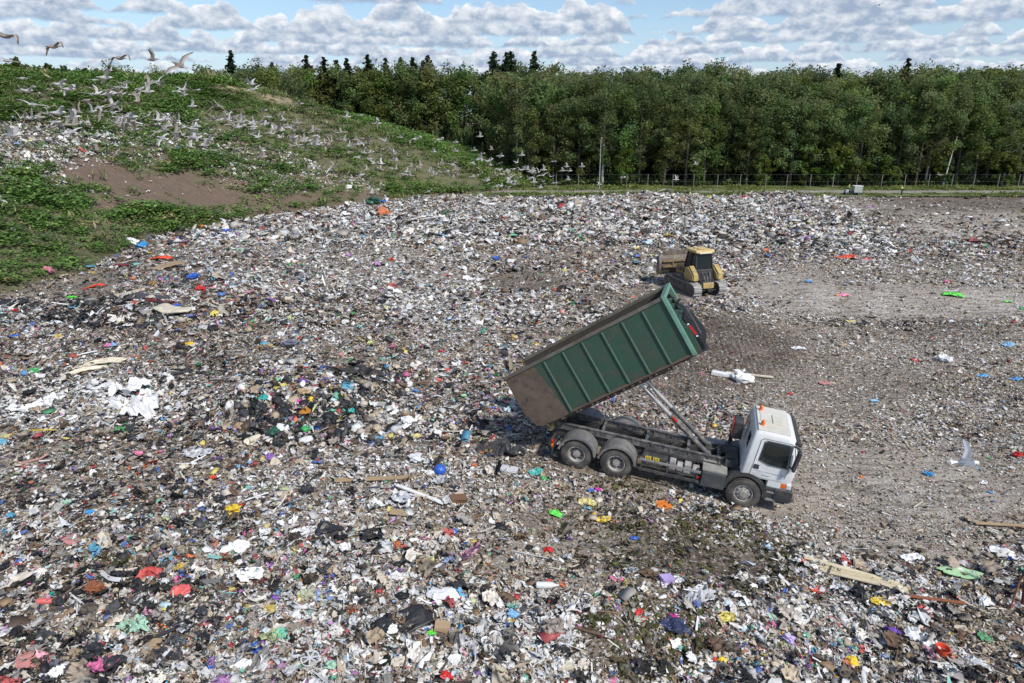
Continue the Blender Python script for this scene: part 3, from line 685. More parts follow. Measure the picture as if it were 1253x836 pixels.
# mudguards
for x in (-4.112, -5.472):
    for s in (-1, 1):
        n = 18; a0, a1 = R(8), R(172); out = [(x + .655 * math.cos(a0 + (a1 - a0) * i / n), .52 + .655 * math.sin(a0 + (a1 - a0) * i / n)) for i in range(n + 1)]
        inn = [(x + .625 * math.cos(a0 + (a1 - a0) * i / n), .52 + .625 * math.sin(a0 + (a1 - a0) * i / n)) for i in range(n, -1, -1)]
        m = MB(); y0, y1 = sorted((s * .60, s * 1.265)); m.prism(out + inn, y0, y1)
        lip = [(x + .66 * math.cos(a0 + (a1 - a0) * i / n), .52 + .66 * math.sin(a0 + (a1 - a0) * i / n)) for i in range(n + 1)] + [(x + .585 * math.cos(a0 + (a1 - a0) * i / n), .52 + .585 * math.sin(a0 + (a1 - a0) * i / n)) for i in range(n, -1, -1)]
        y0, y1 = sorted((s * 1.267, s * 1.285)); m.prism(lip, y0, y1)
        part('mudguard', m, mat('mudguard_plastic', (.13, .13, .132), .6, noise=(4, (.24, .22, .19), .45, .7)) if not bpy.data.materials.get('mudguard_plastic') else bpy.data.materials['mudguard_plastic'], smooth=40, bevel=0)
# boxes, tanks and guard on each side between the axles
for s in (-1, 1):
    Y = lambda a, b: sorted((s * a, s * b))
    y0, y1 = Y(.62, 1.05)
    m = MB(); m.box(-3.32, -2.5, y0, y1, .5, 1.0); part('tool_box', m, Mt['frame'], bevel=.02)
    for k, (x0, x1, z0, z1) in enumerate([(-2.42, -2.22, .58, .98), (-2.18, -1.98, .56, .96), (-1.94, -1.72, .58, .98), (-1.68, -1.44, .6, .94)]):
        m = MB(); m.tube([(x0, s * .86, (z0 + z1) / 2), (x0 + .02, s * .86, (z0 + z1) / 2), (x1 - .02, s * .86, (z0 + z1) / 2), (x1, s * .86, (z0 + z1) / 2)], [.14, .18, .18, .14], 14) if k % 2 else m.box(x0, x1, *Y(.7, 1.02), z0, z1)
        part('air_tank' if k % 2 else 'valve_box', m, Mt['steelgrey'], smooth=bool(k % 2), bevel=0 if k % 2 else .02)
    m = MB(); m.box(-1.36, -.62, *Y(.55, 1.24), .46, .98); part('battery_box', m, mat('battery_box_paint', (.06, .065, .072), .5, noise=(4, (.13, .12, .11), .5, .75)), bevel=.025)
    m = MB(); m.box(-1.38, -.6, *Y(.5, 1.2), .985, 1.08); part('deck_plate', m, mat('dusty_deck', (.3, .29, .27), .7, noise=(5, (.18, .17, .155), .45, .7)), bevel=.02)
    m = MB(); y0, y1 = Y(1.19, 1.225); m.box(-3.38, -1.4, y0, y1, .86, .945); part('side_rail', m, Mt['alu'], bevel=.008)
    m = MB(); m.box(-3.38, -1.4, y0, y1, .5, .6); part('side_rail', m, Mt['frame'], bevel=.008)
    m = MB()
    for x in (-3.3, -2.45, -1.5): m.box(x - .03, x + .03, *Y(1.1, 1.188), .48, .98)
    m.box(-3.3, -1.5, *Y(1.11, 1.15), .66, .72)
    for x in (-3.3, -1.5): m.bar((x, s * .5, .9), (x, s * 1.12, .9), .06, .06)
    part('rail_bracket', m, Mt['frame'])
    for x in (-3.12, -2.86):
        m = MB(); y0, y1 = Y(1.052, 1.06); m.box(x - .1, x + .1, y0, y1, .985 - .19, .985)
        pl = part('warning_plate', m, Mt['yellow'], bevel=0)
        b = MB(); y0, y1 = Y(1.0605, 1.063)
        for dx in (-.05, .0, .05): b.box(x + dx - .009, x + dx + .009, y0, y1, .83, .96)
        b.build('plate_mark', Mt['black'], pl)
    for x in (-3.2, -2.75):
        m = MB(); m.box(x - .08, x + .08, *Y(1.05, 1.058), .6, .66); part('side_marker', m, Mt['yellow'], bevel=0)
    m = MB(); m.box(-1.5, -1.42, *Y(1.226, 1.236), .7, .76); part('reflector', m, Mt['red'], bevel=0)
    # rear lamps
    m = MB(); m.box(-6.45, -6.36, *Y(.5, 1.2), .62, .78); part('lamp_bracket', m, Mt['black'], bevel=.01)
    for z, mm in ((.8, 'red'), (.66, 'orange')):
        m = MB(); m.box(-6.38, -6.3, *Y(1.14, 1.23), z - .05, z + .05); part('rear_lamp', m, Mt[mm], bevel=.01)
    m = MB(); m.box(-6.33, -6.28, *Y(.62, 1.22), .28, .66); part('mud_flap', m, Mt['black'], bevel=0)
m = MB(); m.box(-6.5, -6.42, -1.15, 1.15, .42, .52); part('underrun_bar', m, Mt['frame'], bevel=.01)
for s in (-1, 1): m = MB(); m.bar((-6.35, s * .43, .8), (-6.45, s * .43, .47), .08, .08); part('underrun_bracket', m, Mt['frame'])

# cab: rounded sections joined up its height
def section(x0, x1, hw, z, rr=.1, rf=.22, bulge=.0, n=5):
    pts = []
    for (cx, cy, r, a0) in ((x1 - rf, hw - rf * .8, rf, 0), (x0 + rr, hw - rr, rr, 90), (x0 + rr, -hw + rr, rr, 180), (x1 - rf, -hw + rf * .8, rf, 270)):
        for i in range(n + 1):
            a = R(a0 + 90 * i / n); ry = r * (.8 if r == rf else 1)
            pts.append((cx + r * math.cos(a), cy + ry * math.sin(a), z))
    return pts
LV = [(-.25, 1.36, 1.215, 1.16), (-.25, 1.38, 1.225, 1.3), (-.25, 1.38, 1.225, 1.66), (-.25, 1.36, 1.215, 1.8), (-.25, 1.2, 1.165, 2.3), (-.24, 1.08, 1.12, 2.62), (-.22, 1.02, 1.09, 2.7), (-.17, .95, 1.04, 2.765), (-.08, .86, .95, 2.80)]
m = MB(); secs = [section(*l[:3], l[3]) for l in LV]; n = len(secs[0])
vs = [p for s in secs for p in s]; fs = [(i * n + k, i * n + (k + 1) % n, (i + 1) * n + (k + 1) % n, (i + 1) * n + k) for i in range(len(secs) - 1) for k in range(n)]
m.add(vs, fs); m.add(secs[0], [tuple(range(n - 1, -1, -1))]); m.add(secs[-1], [tuple(range(n))])
cab = m.build('cab', Mt['white'], truck, smooth=50)
def hw_at(z):
    for a, b in zip(LV[:-1], LV[1:]):
        if a[3] <= z <= b[3]: return a[2] + (b[2] - a[2]) * (z - a[3]) / (b[3] - a[3])
def xf_at(z):
    for a, b in zip(LV[:-1], LV[1:]):
        if a[3] <= z <= b[3]: return a[1] + (b[1] - a[1]) * (z - a[3]) / (b[3] - a[3])
def side_slab(poly, s, off0, off1):
    """a plate following the cab side; poly in (x, z)"""
    mb = MB(); n = len(poly)
    a = [(x, s * (hw_at(z) + off0), z) for x, z in poly]; b = [(x, s * (hw_at(z) + off1), z) for x, z in poly]
    return mb.add(a + b, [tuple(range(n)), tuple(range(2 * n - 1, n - 1, -1))] + [(i, (i + 1) % n, n + (i + 1) % n, n + i) for i in range(n)])
def edge_poly(pts, k=6):
    out = []
    for (a, b) in zip(pts, pts[1:] + pts[:1]):
        for i in range(k): out.append((a[0] + (b[0] - a[0]) * i / k, a[1] + (b[1] - a[1]) * i / k))
    return out
m = MB(); m.box(.62, 1.3, -1.19, 1.19, .9, 1.165); m.build('lower_apron', Mt['white'], cab, bevel=.03)
m = MB(); m.box(-.15, .85, -1.0, 1.0, 2.78, 2.815); m.box(-.05, .3, -.6, .6, 2.81, 2.83); m.box(.02, .05, -.85, .85, 2.812, 2.826)
m.build('roof_panel', Mt['roof'], cab, bevel=.012)
m = MB(); m.box(.32, .74, -.35, .35, 2.812, 2.85); m.build('roof_hatch', Mt['roof'], cab, bevel=.02)
for y in (-.62, .62):
    m = MB(); m.lathe([(2.8, .07), (2.83, .075), (2.84, .06), (2.97, .058), (3.0, .03), (3.0, .002)], (-.02 + .0 * y, y, 0), 'z', 16); m.build('beacon', Mt['orange'], cab, smooth=True)
for s in (-1, 1):
    door = side_slab(edge_poly([(.03, 1.2), (1.06, 1.2), (1.1, 1.66), (.96, 2.56), (.1, 2.56), (.03, 2.5)]), s, -.01, .012).build('door', Mt['white'], cab, bevel=.006)
    ed = MB(); P = [(.03, 1.2), (.03, 2.5), (.1, 2.57), (.97, 2.57), (1.105, 1.68), (1.07, 1.2)]; ed.tube([(x, s * (hw_at(z) + .006), z) for x, z in edge_poly(P, 4)[:-4]], .011, 5); ed.build('door_seam', Mt['black'], door)
    lower = MB(); y0, y1 = sorted((s * 1.191, s * 1.215)); lower.box(.64, 1.06, y0, y1, .95, 1.2); lower.build('door_skirt', Mt['white'], door, bevel=.02)
    gl = side_slab(edge_poly([(.17, 1.84), (.5, 1.74), (1.04, 1.72), (.95, 2.46), (.91, 2.5), (.22, 2.5), (.17, 2.46)]), s, .021, .027)
    gl.build('side_window', Mt['glass'], door)
    ed = MB(); P = [(.15, 1.83), (.5, 1.715), (1.07, 1.7), (.97, 2.48), (.93, 2.525), (.2, 2.525), (.15, 2.48), (.15, 1.83)]
    ed.tube([(x, s * (hw_at(z) + .022), z) for x, z in P], .012, 6); ed.build('window_seal', Mt['black'], door)
    m = side_slab(edge_poly([(.06, 1.5), (.24, 1.5), (.22, 1.66), (.06, 1.66)], 2), s, .0125, .028); m.build('door_handle', Mt['black'], door, bevel=.006)
    m = MB(); y0, y1 = sorted((s * 1.2375, s * 1.2405)); m.box(.1, 1.08, y0, y1, 1.432, 1.44); m.build('door_crease', Mt['steelgrey'], door)
    m = MB()
    for x, h in ((.42, .025), (.46, .02), (.5, .025), (.54, .02), (.58, .025), (.63, .02)): m.box(x - .016, x + .016, *sorted((s * 1.2375, s * 1.2405)), 1.3, 1.3 + h)
    m.build('door_badge', Mt['steelgrey'], door)
    # black step panel, arch and bumper corner
    m = MB(); m.box(.6, 1.32, *sorted((s * 1.0, s * 1.2)), .42, .9); st = m.build('step_panel', Mt['black'], cab, bevel=.03)
    m = MB(); m.box(.68, 1.02, *sorted((s * 1.202, s * 1.23)), .46, .54); m.box(.68, 1.02, *sorted((s * 1.202, s * 1.222)), .72, .78); m.build('step', Mt['alu'], st, bevel=.01)
    n = 20; a0, a1 = R(0), R(176)
    arc = [(.0 + .72 * math.cos(a0 + (a1 - a0) * i / n) * (1 if i < 11 else 1.03), .52 + .74 * math.sin(a0 + (a1 - a0) * i / n)) for i in range(n + 1)]
    inn = [(.585 * math.cos(a0 + (a1 - a0) * i / n), .52 + .61 * math.sin(a0 + (a1 - a0) * i / n)) for i in range(n, -1, -1)]
    m = MB(); m.prism(arc + inn, *sorted((s * .72, s * 1.255))); m.build('wheel_arch', Mt['black'], cab, smooth=40)
    # mirror
    mr = MB(); yb = s * (hw_at(2.45) + .0); mr.tube([(1.02, s * 1.13, 2.52), (1.16, s * 1.3, 2.54), (1.2, s * 1.36, 2.5)], .03, 8); mr.tube([(1.1, s * 1.2, 1.8), (1.18, s * 1.34, 1.8)], .025, 8)
    mi = mr.build('mirror_arm', Mt['black'], cab, smooth=True)
    m = MB(); m.box(1.14, 1.26, *sorted((s * 1.28, s * 1.5)), 1.76, 2.5); m.build('mirror', Mt['black'], mi, bevel=.04, seg=3)
    m = MB(); m.box(1.06, 1.22, *sorted((s * 1.06, s * 1.225)), .98, 1.14); hl = m.build('headlight_corner', Mt['orange'], cab, bevel=.02)
    m = MB(); m.box(1.222, 1.385, *sorted((s * .86, s * 1.232)), .97, 1.155); m.build('headlight', Mt['lamp'], cab, bevel=.03)
# front: windscreen, visor, grille, bumper
m = MB(); nn = 12; rows = [(1.72, 1), (1.9, 0), (2.1, 0), (2.3, 0), (2.52, 0)]; vs = []
for z, _ in rows:
    hw = hw_at(z); xf = xf_at(z); rf = .22
    for i in range(nn + 1):
        t = -1 + 2 * i / nn; y = t * (hw - .04); e = max(0, abs(y) - (hw - rf * .8)) / (rf * .8); x = xf - rf + rf * math.sqrt(max(0, 1 - e * e)) + .008
        vs.append((x, y, z))
m.add(vs, [(r * (nn + 1) + i, r * (nn + 1) + i + 1, (r + 1) * (nn + 1) + i + 1, (r + 1) * (nn + 1) + i) for r in range(len(rows) - 1) for i in range(nn)])
ws = m.build('windscreen', Mt['glass'], cab, smooth=True)
so = ws.modifiers.new('thick', 'SOLIDIFY'); so.thickness = .008; so.offset = 1
m = MB(); m.prism([(1.05, 2.6), (1.24, 2.5), (1.26, 2.53), (1.06, 2.66)], -1.1, 1.1); m.build('sun_visor', mat('visor_smoke', (.02, .022, .025), .2), cab, bevel=.01)
m = MB(); m.box(1.34, 1.4, -.84, .84, .98, 1.62); gr = m.build('grille', Mt['black'], cab, bevel=.02)
m = MB(); [m.box(1.4, 1.42, -.78, .78, z, z + .05) for z in (1.04, 1.16, 1.28, 1.4, 1.52)]; m.build('grille_bar', Mt['black'], gr, bevel=.008)
m = MB(); m.prism([(.9, .48), (1.4, .48), (1.5, .56), (1.5, .86), (1.42, .94), (1.1, .94), (.9, .9)], -1.235, 1.235); bp = m.build('bumper', Mt['black'], cab, bevel=.05, seg=3)
m = MB(); m.box(1.5, 1.515, -.26, .26, .52, .63); m.build('number_plate', mat('plate_white', (.7, .7, .68), .5), bp, bevel=.004)
for y in (-1.0, -.84, .84, 1.0): m = MB(); m.lathe([(1.49, .07), (1.512, .065), (1.515, .002)], (0, y, .66), 'x', 16); m.build('fog_lamp', Mt['lamp'], cab, smooth=True)
for y in (-.62, .62):
    m = MB(); m.box(-.262, -.2505, y - .3, y + .3, 1.95, 2.42); m.build('rear_window', Mt['glass'], cab, bevel=.004)
m = MB()
for y in (-.95, .95): m.box(-.275, -.2505, y - .02, y + .02, 1.25, 2.6)
m.box(-.275, -.2505, -.93, .93, 1.7, 1.74); m.build('rear_rib', Mt['white'], cab)
def lean(o):
    for v in (o.data.vertices if o.type == 'MESH' else ()):
        h = max(0, v.co.z - 1.16); v.co.x += .10 * h; v.co.z -= .05 * h
        v.co.y *= .965; v.co.x = .1 + (v.co.x - .1) * .97
    for c in o.children: lean(c)
lean(cab)
m = MB(); m.box(-.6, -.3, .05, .65, 1.75, 2.35); rk = part('rear_work_box', m, Mt['black'], bevel=.03)
m = MB(); m.box(-.622, -.602, .08, .62, 1.79, 2.32); m.build('red_panel', mat('red_paint', (.55, .03, .02), .4, noise=(5, (.35, .03, .02), .5, .7)), rk, bevel=.006)
m = MB(); m.box(-.7, -.3, -.75, .75, 1.08, 1.3); m.tube([(-.55, .85, 1.1), (-.55, .85, 1.75), (-.6, .85, 1.9)], .07, 10); m.tube([(-.9, -.55, 1.2), (-.6, -.5, 1.35), (-.35, -.45, 1.3)], .03, 6); m.tube([(-.95, -.2, 1.2), (-.6, -.15, 1.42), (-.35, -.1, 1.4)], .03, 6); m.tube([(-1.0, .2, 1.2), (-.7, .25, 1.4), (-.3, .2, 1.4)], .03, 6)
part('cab_rear_frame', m, Mt['frame'], bevel=.01)

# ------------------------------------------------------------------ green tipping container
CL, CHt, CW = 5.99, 2.06, 1.16
Mc = {
 'green': mat('container_green', (.021, .066, .042), .55, noise=[(1.6, (.036, .058, .04), .42, .66), (9, (.035, .088, .062), .55, .8), (2.6, (.07, .06, .043), .53, .7), (14, (.05, .075, .055), .6, .7)]),
 'rib': mat('rib_green', (.06, .115, .085), .55, noise=[(3, (.05, .085, .065), .45, .7), (6, (.11, .085, .06), .62, .8)]),
 'flange': mat('flange_green', (.13, .27, .2), .5, noise=[(3, (.09, .19, .14), .45, .7), (7, (.13, .1, .075), .64, .8)]),
 'rust': mat('rusty_steel', (.085, .06, .045), .75, noise=[(1.3, (.125, .09, .068), .4, .65), (3.5, (.045, .034, .028), .5, .72), (9, (.17, .13, .1), .6, .8)], bump=.2, bscale=12),
 'inner': mat('worn_inner_steel', (.045, .036, .031), .75, noise=[(1.2, (.07, .056, .046), .42, .65), (6, (.035, .028, .024), .55, .7)], bump=.2, bscale=10),
 'plate': mat('nose_plate', (.01, .012, .014), .7, noise=(5, (.035, .032, .03), .5, .75), spec=.2),
 'redsign': mat('red_sign', (.6, .02, .02), .4), 'wt': mat('sign_white', (.75, .75, .72), .5)}
M0 = Matrix.Translation((TX, TY, TZ)) @ Euler((0, TPIT, TYAW)).to_matrix().to_4x4() @ Matrix.Translation((PVX, 0, PVZ)) @ Matrix.Rotation(-TIP, 4, 'Y') @ Matrix.Rotation(R(-2.98), 4, 'X') @ Matrix.Rotation(R(2.05), 4, 'Z')
cont = bpy.data.objects.new('tipping_container', None); link(cont); cont.matrix_world = M0
tag(cont, 'long green steel container tipped up on the truck with a rusty brown tail', 'container')
X0 = -.478; X1 = X0 + CL; XG = X0 + 1.42
def cp(name, mb, m, parent=None, bevel=.008, smooth=False): return mb.build(name, m, parent or cont, bevel=bevel, smooth=smooth)
tail = [(X0, CHt), (X0 + .06, .42), (X0 + .17, .1), (X0 + .34, .0)]
for s in (-1, 1):
    y0, y1 = sorted((s * (CW - .012), s * CW))
    mk = lambda poly, a, b: MB().prism(poly, a, b)
    sd = cp('side_panel', mk([(XG - .02, .0), (X1 - .02, 0), (X1 - .02, CHt), (XG - .3, CHt), (XG - .13, 1.0)], y0, y1), Mc['green'], bevel=0)
    cp('worn_tail_plate', mk([(X0 + .34, 0), (XG - .022, 0), (XG - .132, 1.0), (XG - .302, CHt)] + tail[:3], y0, y1), Mc['rust'], bevel=0)
    y2, y3 = sorted((s * (CW - .024), s * (CW - .0145)))
    cp('inner_lining', mk([(X0 + .34, .02), (X1 - .03, .02), (X1 - .03, CHt - .01), tail[0], tail[1], tail[2]], y2, y3), Mc['inner'], bevel=0)
    for k in range(6):
        x = XG + .0 + k * (X1 - XG - .18) / 6 + .12
        y4, y5 = sorted((s * (CW + .002), s * (CW + .06)))
        m = MB(); m.prism([(x - .038, .06), (x + .038, .06), (x + .032, CHt - .1), (x - .032, CHt - .1)], y4, y5)
        cp('side_rib', m, Mc['rib'], bevel=.02)
    m = MB(); m.box(X0, X1, *sorted((s * (CW - .05), s * (CW + .055))), CHt - .075, CHt + .035); cp('top_rail', m, mat('worn_rail', (.13, .13, .1), .6, noise=[(2, (.09, .075, .055), .4, .6), (9, (.3, .29, .26), .6, .75)]) if s < 0 else bpy.data.materials['worn_rail'], bevel=.015)
    m = MB(); m.box(XG + .05, X1, *sorted((s * (CW + .002), s * (CW + .03))), .005, .09); cp('sill_rail', m, Mc['rust'], bevel=.01)
    m = MB()
    m.box(X0 + .4, X1 - .2, *sorted((s * (CW - .14), s * (CW - .1))), -.08, -.04)
    for x in np.linspace(X0 + .5, X1 - .2, 10): m.box(x - .03, x + .03, *sorted((s * (CW - .2), s * (CW - .02))), -.09, -.003)
    cp('floor_bracket', m, Mc['rust'])
    # corner flange at the front, standing out from the side
    m = MB(); m.box(X1 - .07, X1 + .06, *sorted((s * (CW - .1), s * (CW + .085))), .0, CHt + .045); cp('front_flange', m, Mc['flange'], bevel=.012)
m = MB(); m.box(X0 + .3, X1 - .03, -CW + .03, CW - .03, 0.0, .02); cp('floor_plate', m, Mc['inner'], bevel=0)
m = MB()
for s in (-1, 1): m.box(X0 + .3, X1, s * .53 - .05, s * .53 + .05, -.16, -.002)
for x in np.linspace(X0 + .5, X1 - .3, 9): m.box(x - .04, x + .04, -CW + .05, CW - .05, -.1, -.003)
cp('floor_rail', m, Mc['rust'])
m = MB(); m.box(X1 - .02, X1 + .03, -CW + .1, CW - .1, 0.02, CHt); fw = cp('front_wall', m, Mc['green'], bevel=0)
m = MB(); m.box(X1 - .03, X1 - .022, -CW + .03, CW - .03, .02, CHt - .02); m.build('front_lining', Mc['inner'], fw)
m = MB(); m.box(X1 - .1, X1 + .07, -CW + .1, CW - .1, CHt - .07, CHt + .045); m.build('front_top_rail', Mc['flange'], fw, bevel=.012)
# front nose: sloping green box, black plate and hook bail
m = MB(); m.prism([(X1 + .032, .02), (X1 + .2, .02), (X1 + .24, .08), (X1 + .24, .75), (X1 + .13, 1.18), (X1 + .032, 1.25)], -CW + .1, CW - .2); nb = cp('nose_box', m, Mc['green'], bevel=.02)
m = MB(); m.prism([(X1 + .243, .0), (X1 + .35, .0), (X1 + .38, .05), (X1 + .37, .3), (X1 + .22, 1.16), (X1 + .15, 1.18), (X1 + .14, 1.1), (X1 + .246, .76)], -CW + .1, CW - .1); np_ = cp('nose_plate', m, Mc['plate'], bevel=.015)
# the red sign with pale marks on the side edge of the plate
yb = -CW + .098
def sl(t, o): return (X1 + .225 + .11 * (1 - t) + o * .7, .36 + .72 * t)
m = MB(); q = [sl(.25, -.055), sl(.25, .055), sl(.72, .05), sl(.72, -.05)]; m.prism(q, yb - .006, yb); sg = m.build('red_sign', Mc['redsign'], np_)
m = MB()
for t in (.31, .39, .47, .55, .63):
    q = [sl(t - .018, -.035), sl(t - .018, .03), sl(t + .018, .03), sl(t + .018, -.035)]; m.prism(q, yb - .008, yb - .0062)
m.build('sign_mark', mat('sign_dark_red', (.3, .01, .012), .5), sg)
for t in (.17, .8): m = MB(); q = [sl(t - .035, -.045), sl(t - .035, .04), sl(t + .035, .04), sl(t + .035, -.045)]; m.prism(q, yb - .006, yb); m.build('white_patch', Mc['wt'], np_)
m = MB(); m.tube([tuple(v) for v in ((X1 + .05, -.3, 1.45), (X1 + .2, -.12, 1.58), (X1 + .2, .12, 1.58), (X1 + .05, .3, 1.45))], .04, 10); cp('hook_bail', m, Mc['plate'], bevel=0, smooth=True)
for y, z in ((-.8, 1.95), (-.55, 1.72), (-.62, 1.5)): m = MB(); m.lathe([(X1 + .06, .05), (X1 + .16, .07), (X1 + .18, .002)], (0, y, z), 'x', 10); m.tube([(X1 + .1, y, z), (X1 + .2, y + .06, z - .12)], .03, 6); cp('latch', m, Mc['plate'], bevel=0)
# tail door swung open over the top rear edge
m = MB(); m.box(X0 - .02, X0 + .03, CW - .1, CW + .05, .25, CHt - .05); cp('tail_post', m, Mc['rust'])
m = MB(); m.box(X0 - .015, X0 + .025, -CW + .0, -CW + .06, .5, CHt - .02); cp('tail_edge', m, Mc['rust'])
# ------------------------------------------------------------------ bulldozer
Md = {
 'yel': mat('dozer_yellow', (.46, .33, .11), .6, noise=[(1.6, (.33, .235, .095), .42, .66), (5, (.18, .14, .095), .5, .7)]),
 'yel2': mat('dozer_roof_yellow', (.56, .42, .17), .55, noise=[(3, (.42, .32, .16), .45, .7)]),
 'dirty': mat('muddy_yellow', (.26, .17, .075), .7, noise=[(2, (.1, .078, .055), .42, .62)]),
 'mud': mat('muddy_steel', (.085, .072, .06), .75, noise=[(3, (.17, .15, .125), .45, .65)], bump=.4, bscale=14),
 'blade': mat('blade_steel', (.12, .095, .075), .65, noise=[(2, (.2, .165, .13), .45, .65), (7, (.06, .05, .042), .55, .7)], bump=.3, bscale=10),
 'track': mat('track_steel', (.11, .105, .1), .5, .3, noise=[(5, (.06, .052, .045), .45, .65)]),
 'pad': mat('polished_track_pad', (.36, .355, .345), .5, .2, noise=[(5, (.22, .2, .18), .5, .72)]),
 'blk': mat('dozer_black', (.02, .02, .022), .5, noise=(4, (.07, .06, .055), .5, .75)),
 'gl': mat('cab_glass', (.008, .012, .012), .08, spec=.35), 'grey': mat('dozer_grey', (.2, .2, .2), .5)}
dx, dy = 12.95, 47.35; dyaw = R(109)
dzr = empty('bulldozer', (dx, dy, float(base_h(np.array([dx]), np.array([dy]))[0]) + .03), (0, R(-1), dyaw))
tag(dzr, 'muddy yellow tracked bulldozer with raised blade working on the rubbish', 'bulldozer')
def dp(name, mb, m, parent=None, bevel=.02, smooth=False): return mb.build(name, m, parent or dzr, bevel=bevel, smooth=smooth)
for s in (-1, 1):
    tr = empty('crawler_track'); tr.parent = dzr
    yc = s * 1.0; hw = .3; zc, rr_ = .47, .42; xr, xf_ = -1.55, 1.5
    m = MB(); m.prism([(xr, .12), (xf_, .12), (xf_ + .3, .47), (xf_, .8), (xr, .8), (xr - .3, .47)], yc - .17, yc + .17); m.build('track_frame', Md['mud'], tr, bevel=.03)
    # chain of pads around the sprocket and idler
    L = xf_ - xr; per = 2 * L + 2 * math.pi * rr_; N = 44; belt = MB(); pads = []
    def at(sv):
        sv = sv % per
        if sv < L: return xr + sv, zc - rr_, 0.
        sv -= L
        if sv < math.pi * rr_: a = sv / rr_; return xf_ + rr_ * math.sin(a), zc - rr_ * math.cos(a), a
        sv -= math.pi * rr_
        if sv < L: return xf_ - sv, zc + rr_ + .04 * math.sin(math.pi * sv / L) * -1, math.pi
        sv -= L; a = sv / rr_; return xr - rr_ * math.sin(a), zc + rr_ * math.cos(a), math.pi + a
    pm = MB()
    for i in range(N):
        x, z, a = at(i * per / N)
        M = Matrix.Translation((x, yc, z)) @ Matrix.Rotation(-a, 4, 'Y')
        pm.box(-per / N * .47, per / N * .47, -hw, hw, -.035, .0, M=M); pm.box(-.05, -.025, -hw, hw, -.095, -.035, M=M)
    pm.build('track_pad', Md['pad'] if True else None, tr)
    out = [at(i * per / 60) for i in range(60)]
    m = MB(); m.prism([(x - .06 * math.sin(a) * 1.0, z + .06 * math.cos(a)) for x, z, a in out], yc - .2, yc + .2); m.build('track_chain', Md['mud'], tr)
    for x in (xr, xf_):
        m = MB(); m.lathe([(yc + s * .20, .33), (yc + s * .25, .31), (yc + s * .26, .12), (yc + s * .3, .1), (yc + s * .3, .002)], (x, 0, zc), 'y', 20); m.build('drive_wheel', Md['mud'], tr, smooth=True)
    m = MB(); m.box(xr + .3, xf_ - .2, *sorted((yc + s * .21, yc + s * .25)), .2, .62); m.build('track_guard', Md['mud'], tr, bevel=.02)
    # fender with dirt, side tank behind the cab
    m = MB(); m.prism([(-1.3, 1.0), (.5, 1.0), (1.0, 1.05), (1.0, 1.12), (.45, 1.14), (-1.3, 1.1)], *sorted((s * .62, s * 1.25))); dp('fender', m, Md['mud'])
    m = MB(); m.prism([(-1.55, 1.1), (-.55, 1.1), (-.4, 1.3), (-.45, 1.85), (-.85, 1.95), (-1.5, 1.45)], *sorted((s * .72, s * 1.22))); dp('side_tank', m, Md['yel'], bevel=.06)
    m = MB(); m.prism([(-1.63, 1.12), (-1.552, 1.12), (-1.49, 1.5), (-.86, 2.0), (-.92, 2.04), (-1.55, 1.56)], *sorted((s * .8, s * 1.16))); dp('tank_cover', m, Md['yel'], bevel=.03)
    m = MB(); m.bar((1.3, s * .78, .6), (2.25, s * .78, .75), .16, .22); dp('push_arm', m, Md['dirty'])
    m = MB(); m.tube([(1.2, s * .42, 1.45), (1.75, s * .5, 1.3)], .07, 10); m.tube([(1.7, s * .5, 1.32), (2.25, s * .55, 1.15)], .045, 10); dp('lift_ram', m, Md['grey'], smooth=True, bevel=0)
m = MB(); m.prism([(-1.45, .5), (1.6, .5), (1.75, .7), (1.75, 1.0), (-1.45, 1.0)], -.6, .6); dp('hull', m, Md['dirty'])
m = MB(); m.prism([(.25, 1.0), (1.75, 1.0), (1.8, 1.15), (1.72, 1.62), (.25, 1.85)], -.48, .48); hood = dp('hood', m, Md['yel'], bevel=.05)
m = MB()
for k in range(5): m.box(.5 + k * .2, .62 + k * .2, -.485, .485, 1.2, 1.5)
m.build('hood_louvre', Md['blk'], hood, bevel=0)
m = MB(); m.tube([(.9, .15, 1.75), (.9, .15, 2.25), (.84, .15, 2.36)], .06, 12); m.build('exhaust', Md['blk'], hood, smooth=True)
m = MB(); m.tube([(1.2, -.18, 1.7), (1.2, -.18, 2.0)], .09, 12); m.build('air_intake', Md['blk'], hood, smooth=True)
# cab: posts, panes, roof
CB = empty('operator_cab'); CB.parent = dzr
m = MB(); m.prism([(-1.05, 1.05), (.3, 1.05), (.45, 1.35), (.4, 1.75), (-1.0, 1.75), (-1.1, 1.4)], -.7, .7); m.build('cab_base', Md['blk'], CB, bevel=.04)
posts = [(-1.0, -.66, -.78, -.58), (-1.0, .66, -.78, .58), (.4, -.66, .2, -.58), (.4, .66, .2, .58), (-.35, -.68, -.32, -.6), (-.35, .68, -.32, .6)]
m = MB()
for x, y, x2, y2 in posts: m.bar((x, y, 1.72), (x2, y2, 2.85), .09, .09)
m.box(-.8, .24, -.6, .6, 2.76, 2.84); m.build('cab_post', Md['blk'], CB, bevel=.01)
def pane(pts):
    mb = MB(); n = Vector(pts[1]) - Vector(pts[0]); n = n.cross(Vector(pts[2]) - Vector(pts[0])).normalized() * .006
    a = [Vector(p) - n for p in pts]; b = [Vector(p) + n for p in pts]
    mb.add(a + b, [(0, 1, 2, 3), (7, 6, 5, 4), (0, 1, 5, 4), (1, 2, 6, 5), (2, 3, 7, 6), (3, 0, 4, 7)]).build('cab_window', Md['gl'], CB)
pane([(-.99, -.6, 1.78), (-.99, .6, 1.78), (-.79, .54, 2.78), (-.79, -.54, 2.78)]); pane([(.4, -.6, 1.78), (.4, .6, 1.78), (.2, .54, 2.78), (.2, -.54, 2.78)])
